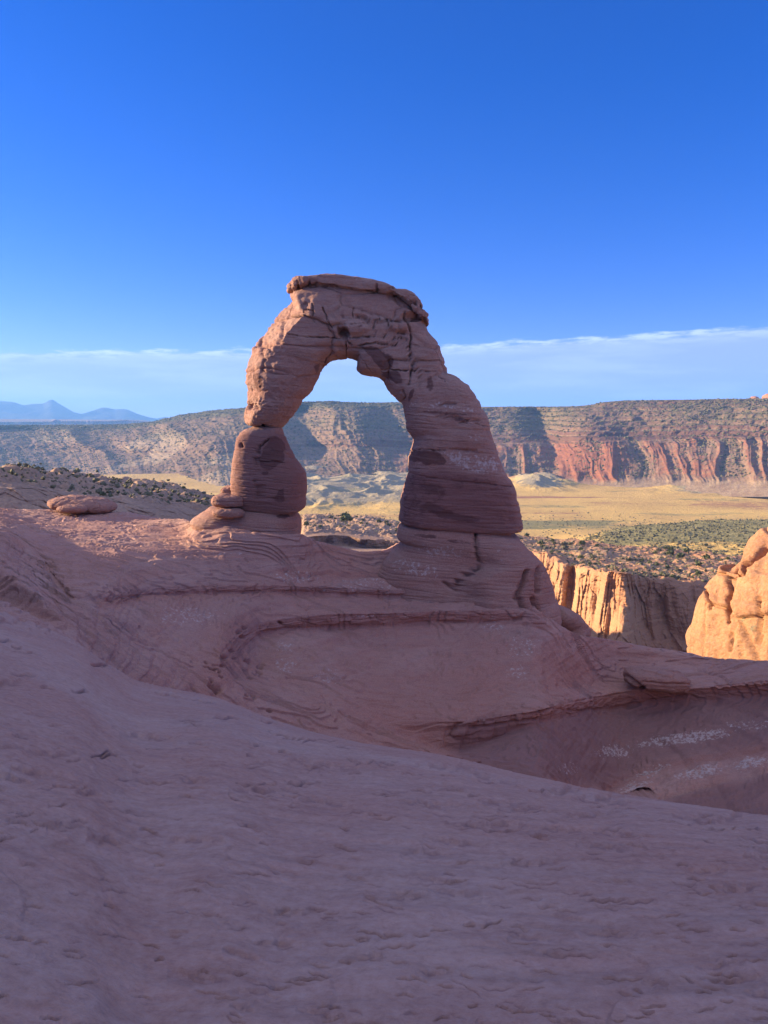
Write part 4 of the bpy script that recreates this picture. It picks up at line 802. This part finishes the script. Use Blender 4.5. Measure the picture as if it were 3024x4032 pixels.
o = link_mesh('valley_floor', PV, quads(*PV.shape[:2]), M_VALLEY,
    {'grey': np.clip(mk_mid * 0.85 + mk_r * 0.9, 0, 1) - 0.2 * (1 - np.clip(mk_mid + mk_r, 0, 1)), 'red': 0.55 * np.exp(-((r - 1150) / 90) ** 2) * sstep(n_, -0.2, 0.2) * (1 - mk_mid) + 0.5 * sstep(fbm(x * .004 + 3, y * .016, octs=4), 0.05, 0.35) * (r > 780) * (1 - mk_mid), 'green': 0.85 * md_ * sstep(n_ + 0.25, -0.2, 0.15) + 0.5 * np.exp(-((r - 840) / 60) ** 2) * (1 - mk_mid) + 0.5 * sstep(fbm(x * .005 + 30, y * .014, octs=4), 0.0, 0.35) * (r > 780), 'veg': np.clip(0.9 * md_ + 0.55 * np.exp(-((r - 850) / 90) ** 2) + 0.1, 0, 1)})
tag(o, None, None, None, 'structure')

# ------------------------------------------------------------------ mesa
XM = np.concatenate([np.linspace(-1000, -60, 100), np.linspace(-50, 3080, 1150), np.linspace(3090, 4000, 80)])
mb = [(-1000, 1850, 2300), (0, 1850, 2050), (300, 1875, 1880), (540, 1900, 1660), (720, 1925, 1480), (900, 1935, 1340), (1000, 1920, 1380), (1250, 1882, 1470), (1600, 1885, 1480), (2000, 1888, 1470), (2300, 1890, 1430), (2600, 1892, 1380), (3024, 1897, 1300), (4000, 1900, 1150)]
mr = [(-1000, 1674, 2700), (0, 1674, 2600), (400, 1672, 2480), (590, 1662, 2380), (650, 1648, 2330), (720, 1632, 2290), (900, 1610, 2180), (1100, 1592, 2100), (1250, 1580, 2070), (1300, 1579, 2060), (1360, 1584, 2050), (1600, 1583, 2000), (1900, 1600, 1940), (2250, 1598, 1880), (2330, 1592, 1870), (2400, 1580, 1850), (2520, 1575, 1830), (3024, 1571, 1720), (4000, 1570, 1500)]
frac = lambda lst, f: [(a, b, float(np.interp(a, [p[0] for p in mb], [p[2] for p in mb])) * (1 - f) + f * float(np.interp(a, [p[0] for p in mr], [p[2] for p in mr]))) for a, b in lst]
ms = frac([(-1000, 1775), (0, 1775), (400, 1785), (700, 1800), (900, 1800), (1250, 1775), (1600, 1765), (2000, 1750), (2500, 1733), (3024, 1725), (4000, 1722)], 0.42)
mt = frac([(-1000, 1745), (0, 1745), (400, 1752), (700, 1752), (900, 1748), (1250, 1725), (1600, 1725), (2000, 1718), (2500, 1699), (3024, 1692), (4000, 1692)], 0.50)
mu = frac([(-1000, 1698), (0, 1698), (400, 1700), (700, 1672), (900, 1650), (1250, 1622), (1600, 1626), (2000, 1636), (2350, 1628), (2500, 1604), (3024, 1598), (4000, 1598)], 0.80)
ra_, rb_ = feat(mr, XM, 2)
PM, SM = bench(XM, [[(a, b + 60, c - 60) for a, b, c in mb], mb, ms, mt, mu, mr, lambda: at_r(XM, ra_ + 8, rb_ + 220), lambda: at_r(XM, ra_ + 40, rb_ + 700)], [6, 130, 46, 100, 60, 14, 6])
x, y = PM[..., 0], PM[..., 1]; r = np.hypot(x, y); dirr = np.stack([x / r, y / r, 0 * r], -1)
pcol = np.broadcast_to(XM[None, :], r.shape); sc_ = np.broadcast_to(SM[:, None], r.shape)
wc = pcol + 55 * fbm(pcol / 160.0, sc_ * 1.1, octs=3) + 38 * (sc_ - 1.5)
tri = np.clip(1.05 - 2.1 * np.abs(perlin(wc / 85.0, sc_ * 0.45)), 0, 1) * 0.85 + 0.15 * ridged(wc / 30.0, sc_ * 0.8, octs=2)        # 0 gully, 1 crest
low = sstep(sc_, 0.65, 1.4) * (1 - sstep(sc_ + 0.35 * fbm(pcol / 45.0, 0 * pcol + 2, octs=2), 1.7, 2.5))
ampx = (15 + 21 * sstep(pcol, 1300, 2100)) * (0.8 + 0.6 * fbm(pcol / 130.0, 0 * pcol, octs=2))
off = -ampx * low * (tri - 0.4)
wc2 = pcol + 60 * fbm(pcol / 220.0, sc_ * 0.8, octs=2) + 70 * (sc_ - 2)
tri2 = np.clip(ridged(wc2 / 330.0 + 0.2, sc_ * 0.2 + 3, octs=2), 0, 1)
off += -110 * (tri2 - 0.5) * (1 - sstep(pcol, 560, 1100)) * sstep(sc_, 0.5, 1.6) * (1 - sstep(sc_, 3.9, 4.9))
off += -14 * (ridged(wc / 40.0, sc_ * 0.6, octs=3) - 0.5) * (1 - sstep(pcol, 1300, 2000)) * sstep(sc_, 0.6, 1.4) * (1 - sstep(sc_, 3.5, 4.8))
for cx_, w_, a_ in ((1195, 85, 95), (2150, 60, 60), (1560, 70, 35), (1730, 90, 40), (2330, 120, -50), (1400, 90, -30)):
    off += a_ * np.exp(-((pcol - cx_ - 25 * (3 - sc_)) / w_) ** 2) * sstep(sc_, 0.8, 1.8) * (1 - sstep(sc_, 4.0, 4.95))
upm = sstep(sc_, 1.8, 2.4) * (1 - sstep(sc_, 4.9, 5.3))
off += -9 * low * (ridged(wc / 24.0, sc_ * 1.6, octs=3) - 0.5)
off += upm * (16 * fbm(x * 0.012, y * 0.012, octs=4) + 9 * ridged(x * 0.03, y * 0.03, PM[..., 2] * 0.01, octs=4))
PM = PM + dirr * off[..., None]
PM[..., 2] += low * 5 * fbm(PM[..., 0] * 0.03, PM[..., 1] * 0.03, octs=4)
zz = PM[..., 2] + 9.0 * fbm(PM[..., 0] * 0.005, PM[..., 1] * 0.005, octs=5); t_ = zz / 10.5; fl = np.floor(t_)
stp = (fl + sstep(t_ - fl, 0.55, 0.95)) * 10.5 - zz
PM[..., 2] += 0.75 * stp * sstep(fbm(x * 0.01 + 9, y * 0.01, octs=3), -0.35, 0.25) * np.maximum(upm, 0.4 * low) * (1 - 0.6 * (1 - sstep(pcol, 600, 1200)))
PM[..., 2] += (0.9 * fbm(x * 0.08, y * 0.08, octs=3)) * sstep(sc_, 0.8, 1.5) * (1 - sstep(sc_, 5.0, 5.5)) + 1.0 * fbm(pcol / 9.0, sc_, octs=2) * np.exp(-((sc_ - 5) / .25) ** 2)
nz = fbm(x * 0.006, y * 0.006, octs=3)
rightm = sstep(pcol, 1150, 1900)
red = np.clip(low * (0.30 + 0.45 * tri) * (0.85 + 0.4 * nz) * (0.35 + 0.65 * rightm) + 0.35 * np.exp(-((pcol - 2330) / 110) ** 2) * (1 - sstep(sc_, 4.6, 5)), 0, 1)
dark = 0.95 * np.exp(-((sc_ - 2.5) / 0.45) ** 2) * (0.3 + 0.7 * rightm) + 0.7 * np.exp(-((sc_ - 4.55) / 0.35) ** 2) * sstep(pcol, 2300, 2480) + 0.5 * upm * sstep(t_ - fl, 0.55, 0.75) * (0.4 + 0.6 * rightm) + 0.4 * low * sstep(t_ - fl, 0.6, 0.8)
green = 0.62 * sstep(sc_, 2.9, 3.5) * (0.7 + 0.5 * nz) + 0.25 * (1 - tri) * low + 0.55 * (1 - rightm) * sstep(sc_, 4.1, 4.6)
pale = 0.75 * (1 - sstep(pcol, 800, 1500)) * sstep(nz, -0.15, 0.25) * (1 - sstep(sc_, 3.4, 4.4)) + 0.5 * (1 - sstep(sc_, 0.95, 1.25)) + 0.08 * tri * low
o = link_mesh('mesa', PM, quads(*PM.shape[:2]), M_MESA, {'red': red, 'dark': dark, 'green': green, 'pale': pale, 'veg': np.clip(0.5 + 0.5 * green + 0.3 * (1 - tri) * low - 0.5 * red, 0, 1) * sstep(sc_, 1.0, 1.3)})
tag(o, None, None, None, 'structure')

# ------------------------------------------------------------------ far plateau and mountains
XF = np.linspace(-900, 1100, 700)
PF, SF = bench(XF, [lambda: at_rz(XF, 4600, -90), [(-900, 1690, 5600), (1100, 1690, 5600)], [(-900, 1674, 5900), (300, 1674, 5900), (1100, 1676, 5900)], [(-900, 1662, 5920), (0, 1662, 5920), (205, 1660, 5920), (216, 1653, 5920), (232, 1659, 5920), (400, 1659, 5920), (500, 1655, 5920), (560, 1660, 5920), (620, 1668, 5930), (1100, 1672, 5930)],
                    [(-900, 1650, 7200), (0, 1650, 7200), (300, 1652, 7200), (560, 1655, 7200), (650, 1668, 7200), (1100, 1674, 7200)], lambda: at_rz(XF, 8500, -40)], [6, 20, 40, 40, 6])
fcf = np.exp(-((SF - 2.5) / .55) ** 2)[:, None]
dF = PF / np.linalg.norm(PF, axis=-1)[..., None]
pf = np.broadcast_to(XF[None], PF.shape[:2])
PF = PF + dF * (fcf * (60 * ridged(pf / 11.0, 0 * pf, octs=3) + 120 * fbm(pf / 60., 0 * pf, octs=2)))[..., None]
o = link_mesh('plateau', PF, quads(*PF.shape[:2]), M_FAR, {'pale': fcf * np.ones_like(pf) * sstep(pf, -50, 200), 'veg': np.zeros_like(pf)}); tag(o, None, None, None, 'structure')
XG = np.linspace(-1200, 1500, 800)
pk = [(-1200, 1610), (-700, 1560), (-400, 1590), (-120, 1572), (0, 1579), (50, 1583), (96, 1595), (121, 1591), (169, 1589), (202, 1573), (235, 1591), (319, 1630), (362, 1618), (410, 1605), (458, 1612), (488, 1611), (542, 1630), (621, 1648), (645, 1642), (700, 1652), (1500, 1668)]
mrow = lambda f, r_: [(a, 1668 - (1668 - b) * f, r_) for a, b in pk]
PG, SG = bench(XG, [lambda: at_rz(XG, 8600, -30), mrow(0.15, 10200), mrow(0.5, 11200), mrow(1.0, 12000), mrow(0.5, 13000), lambda: at_rz(XG, 14000, -30)], [8, 50, 50, 20, 8])
x, y = PG[..., 0], PG[..., 1]
PG[..., 2] += (sstep(SG, 0.5, 1.5) * (1 - sstep(SG, 2.5, 3.0)))[:, None] * 55 * (ridged(x * 0.0016, y * 0.0009, octs=5) - 0.4)
o = link_mesh('mountains', PG, quads(*PG.shape[:2]), M_MOUNT, {'pale': np.zeros(PG.shape[:2]), 'veg': np.zeros(PG.shape[:2])}); tag(o, None, None, None, 'structure')

# small red towers on the skyline
def tower(label, x0, x1, ytop, seed):
    n = 60; zz_ = np.linspace(0, 1, n); y_ = 1905.0
    w = (x1 - x0) / 2; prof = np.interp(zz_, [0, 0.15, 0.6, 0.8, 0.93, 1.0], [1.25, 1.0, 0.85, 0.7, 0.45, 0.02])
    c = at_y((x0 + x1) / 2, 1582, y_); hgt = (1582 - ytop) * y_ / FPX
    th = np.linspace(0, 2 * np.pi, 80, endpoint=False); k = y_ / FPX * w
    V = np.stack([c[0] + prof[:, None] * np.cos(th) * k, c[1] + prof[:, None] * np.sin(th) * k * 1.2, c[2] + (zz_[:, None] * hgt) + 0 * th], -1)
    d = V - c; d[..., 2] = 0
    V = V + d * (0.35 * fbm(V[..., 0] * 0.12 + seed, V[..., 1] * 0.12, V[..., 2] * 0.2, octs=3))[..., None]
    o = link_mesh('rock_tower', V, quads(n, 80, True), M_CLIFF, {'lichen': np.zeros(V.shape[:2]), 'varnish': np.zeros(V.shape[:2]), 'red': np.ones(V.shape[:2])}, origin=c)
    tag(o, label, 'rock tower')
tower('small red rock tower on the mesa skyline, the shorter of two', 2950, 2988, 1560, 2)
tower('larger red rock tower on the mesa skyline at the edge of the photo', 3002, 3052, 1549, 5)

# ------------------------------------------------------------------ shrubs
def shrub_mesh(name, seed, tall, mat):
    g = np.random.default_rng(seed); n = 170
    ph = g.uniform(0, 2 * np.pi, n); u = g.uniform(-0.25, 1, n); rad = g.uniform(0.55, 1.0, n) ** 0.5
    lob = 0.75 + 0.35 * np.sin(ph * 3 + seed) * np.cos(u * 4 + seed)
    c = np.stack([np.cos(ph) * np.sqrt(1 - np.clip(u, -1, 1) ** 2) * rad * lob * 0.5, np.sin(ph) * np.sqrt(1 - u ** 2) * rad * lob * 0.5, (0.12 + (u * rad * lob * 0.5 + 0.3)) * tall], -1)
    a = g.normal(size=(n, 3)); a /= np.linalg.norm(a, axis=1)[:, None]; b = np.cross(a, g.normal(size=(n, 3))); b /= np.linalg.norm(b, axis=1)[:, None]
    s = g.uniform(0.07, 0.15, n)[:, None]
    L = np.stack([c - a * s - b * s * .6, c + a * s - b * s * .6, c + a * s + b * s * .6, c - a * s + b * s * .6], 1).reshape(-1, 3)
    th = np.linspace(0, 2 * np.pi, 6, endpoint=False)
    st0 = np.stack([np.cos(th) * .05, np.sin(th) * .05, th * 0 - 0.15], -1); st1 = np.stack([np.cos(th) * .025, np.sin(th) * .025, th * 0 + 0.45 * tall], -1)
    V = np.concatenate([L, st0, st1]); k = 4 * n
    F_ = np.concatenate([np.arange(4 * n).reshape(-1, 4), [[k + i, k + (i + 1) % 6, k + 6 + (i + 1) % 6, k + 6 + i] for i in range(6)]])
    o = link_mesh(name, V, F_, mat, smooth=False); me = o.data; bpy.data.objects.remove(o); return me
SHR = [shrub_mesh('shrub', 30 + i, [0.75, 0.95, 0.6, 1.2, 0.5, 0.7][i], [M_SHRUB, M_SHRUB, M_SAGE, M_SHRUB, M_SAGE, M_SAGE][i]) for i in range(6)]
def shrub(loc, size, label, group, kind='shrub', me=None):
    o = bpy.data.objects.new(kind, me or SHR[rng.integers(0, 6)]); scene.collection.objects.link(o)
    o.location = loc; o.scale = (size, size, size * rng.uniform(.85, 1.15)); o.rotation_euler = (0, 0, rng.uniform(0, 6.3))
    return tag(o, label, kind, group)
def scatter(P, px, py, S, s0, s1, xr, n, size, label, group, key=0.0):
    rows_ = np.where((S > s0) & (S < s1))[0]; put = 0; tries = 0
    cl_n = fbm(P[..., 0] * .03, P[..., 1] * .03, octs=2)
    while put < n and tries < n * 60:
        tries += 1
        i = rng.choice(rows_); j = rng.integers(0, P.shape[1])
        if not (xr[0] < px[i, j] < xr[1]) or cl_n[i, j] < key + rng.normal() * 0.15: continue
        sz = size[0] + (size[1] - size[0]) * rng.random() ** 2.2; shrub(P[i, j] - np.array([0, 0, .05 * sz]), sz, label, group); put += 1
scatter(PB, pxb, pyb, SB, 5.05, 6.9, (2040, 2880), 110, (0.9, 3.0), 'small green shrub dotted on the ledge above the canyon cliff', 'shrubs on the canyon cliff top', -0.05)
scatter(PA, pxa, pya, SA, 4.1, 5.9, (1180, 1600), 62, (1.0, 2.9), 'small green shrub dotted on the rocky bench seen through the arch', 'shrubs seen through the arch', -0.1)
scatter(PA, pxa, pya, SA, 4.0, 5.9, (0, 900), 64, (0.35, 1.2), 'small green shrub dotted on the rocky bench left of the arch', 'shrubs on the bench left of the arch', -0.1)
scatter(PA, pxa, pya, SA, 1.2, 2.1, (380, 800), 34, (0.6, 1.3), 'grey green bush in the hollow between the far boulders and the arch', 'bushes in the hollow behind the rim', -0.3)
i = np.argmin(np.abs(SA - 4.9)); j = np.argmin(np.abs(pxa[i] - 1362))
shrub(PA[i, j], 5.2, 'tallest dark green juniper bush seen through the arch opening', None, 'juniper', SHR[3])

# scrub that speckles mesa and valley: countless
ico = np.array([(0, 0, 1)] + [(0.894 * math.cos(k * 1.2566), 0.894 * math.sin(k * 1.2566), 0.447) for k in range(5)] + [(0.894 * math.cos(k * 1.2566 + .628), 0.894 * math.sin(k * 1.2566 + .628), -0.447) for k in range(5)] + [(0, 0, -1)])
icf = np.array([(0, 1 + k, 1 + (k + 1) % 5) for k in range(5)] + [(1 + k, 6 + k, 1 + (k + 1) % 5) for k in range(5)] + [(1 + (k + 1) % 5, 6 + k, 6 + (k + 1) % 5) for k in range(5)] + [(6 + k, 11, 6 + (k + 1) % 5) for k in range(5)])
def scrub(name, P, keepmask, n, size):
    idx = np.argwhere(keepmask); pick = idx[rng.integers(0, len(idx), n)]
    c = P[pick[:, 0], pick[:, 1]] + rng.normal(size=(n, 3)) * [1.5, 1.5, 0]
    sz = rng.uniform(*size, n)[:, None, None]
    jit = 1 + 0.35 * rng.normal(size=(n, 12, 1))
    V = c[:, None] + ico[None] * jit * sz * [1, 1, 0.75] + [0, 0, 0.2]
    F_ = (icf[None] + 12 * np.arange(n)[:, None, None]).reshape(-1, 3)
    o = link_mesh(name, V, F_, M_SCRUB, smooth=False); tag(o, None, None, None, 'stuff')
vm = (rng.random(PM.shape[:2]) < np.clip(0.15 + 0.8 * green + 0.35 * (1 - tri) * low - 0.35 * red, 0.03, 1)) & (sc_ > 1.1) & (sc_ < 5.2) & (pcol > -80) & (pcol < 3100)
scrub('scrub', PM, vm, 17000, (0.8, 2.3))
vv = (rng.random(PV.shape[:2]) < np.clip(md_ * 0.9 + 0.25 * np.exp(-((r[0, 0] * 0 + np.hypot(PV[..., 0], PV[..., 1]) - 850) / 90) ** 2), 0, 1)) & (pxv > 1100) & (pxv < 3100)
scrub('scrub', PV, vv, 3200, (0.4, 1.1))
vb = (rng.random(PB.shape[:2]) < 0.8) & (np.broadcast_to(SB[:, None], PB.shape[:2]) > 5.1) & (np.broadcast_to(SB[:, None], PB.shape[:2]) < 7.0)
scrub('scrub', PB, vb, 3000, (0.12, 0.5))
va_ = (rng.random(PA.shape[:2]) < 0.8) & (np.broadcast_to(SA[:, None], PA.shape[:2]) > 4.05) & (np.broadcast_to(SA[:, None], PA.shape[:2]) < 6.0)
scrub('scrub', PA, va_, 2000, (0.15, 0.45))

# ------------------------------------------------------------------ air
hm = bpy.data.materials.new('haze'); hm.use_nodes = True; t = NT(hm.node_tree); t.n.clear()
pv = t.node('ShaderNodeVolumePrincipled'); pv.inputs['Color'].default_value = (0.20, 0.49, 1.0, 1); pv.inputs['Density'].default_value = 9e-5
pv.inputs['Density Attribute'].default_value = ''; pv.inputs['Anisotropy'].default_value = 0.2
ho = t.node('ShaderNodeOutputMaterial'); t.l.new(pv.outputs[0], ho.inputs['Volume'])
x0, x1, y0, y1, z0, z1 = -9000., 9000., -200., 14500., -140., 480.
bv = np.array([(x, y, z) for z in (z0, z1) for y in (y0, y1) for x in (x0, x1)])
hb = link_mesh('haze', bv, [(0, 2, 3, 1), (4, 5, 7, 6), (0, 1, 5, 4), (2, 6, 7, 3), (0, 4, 6, 2), (1, 3, 7, 5)], hm, smooth=False); tag(hb, None, None, None, 'stuff')
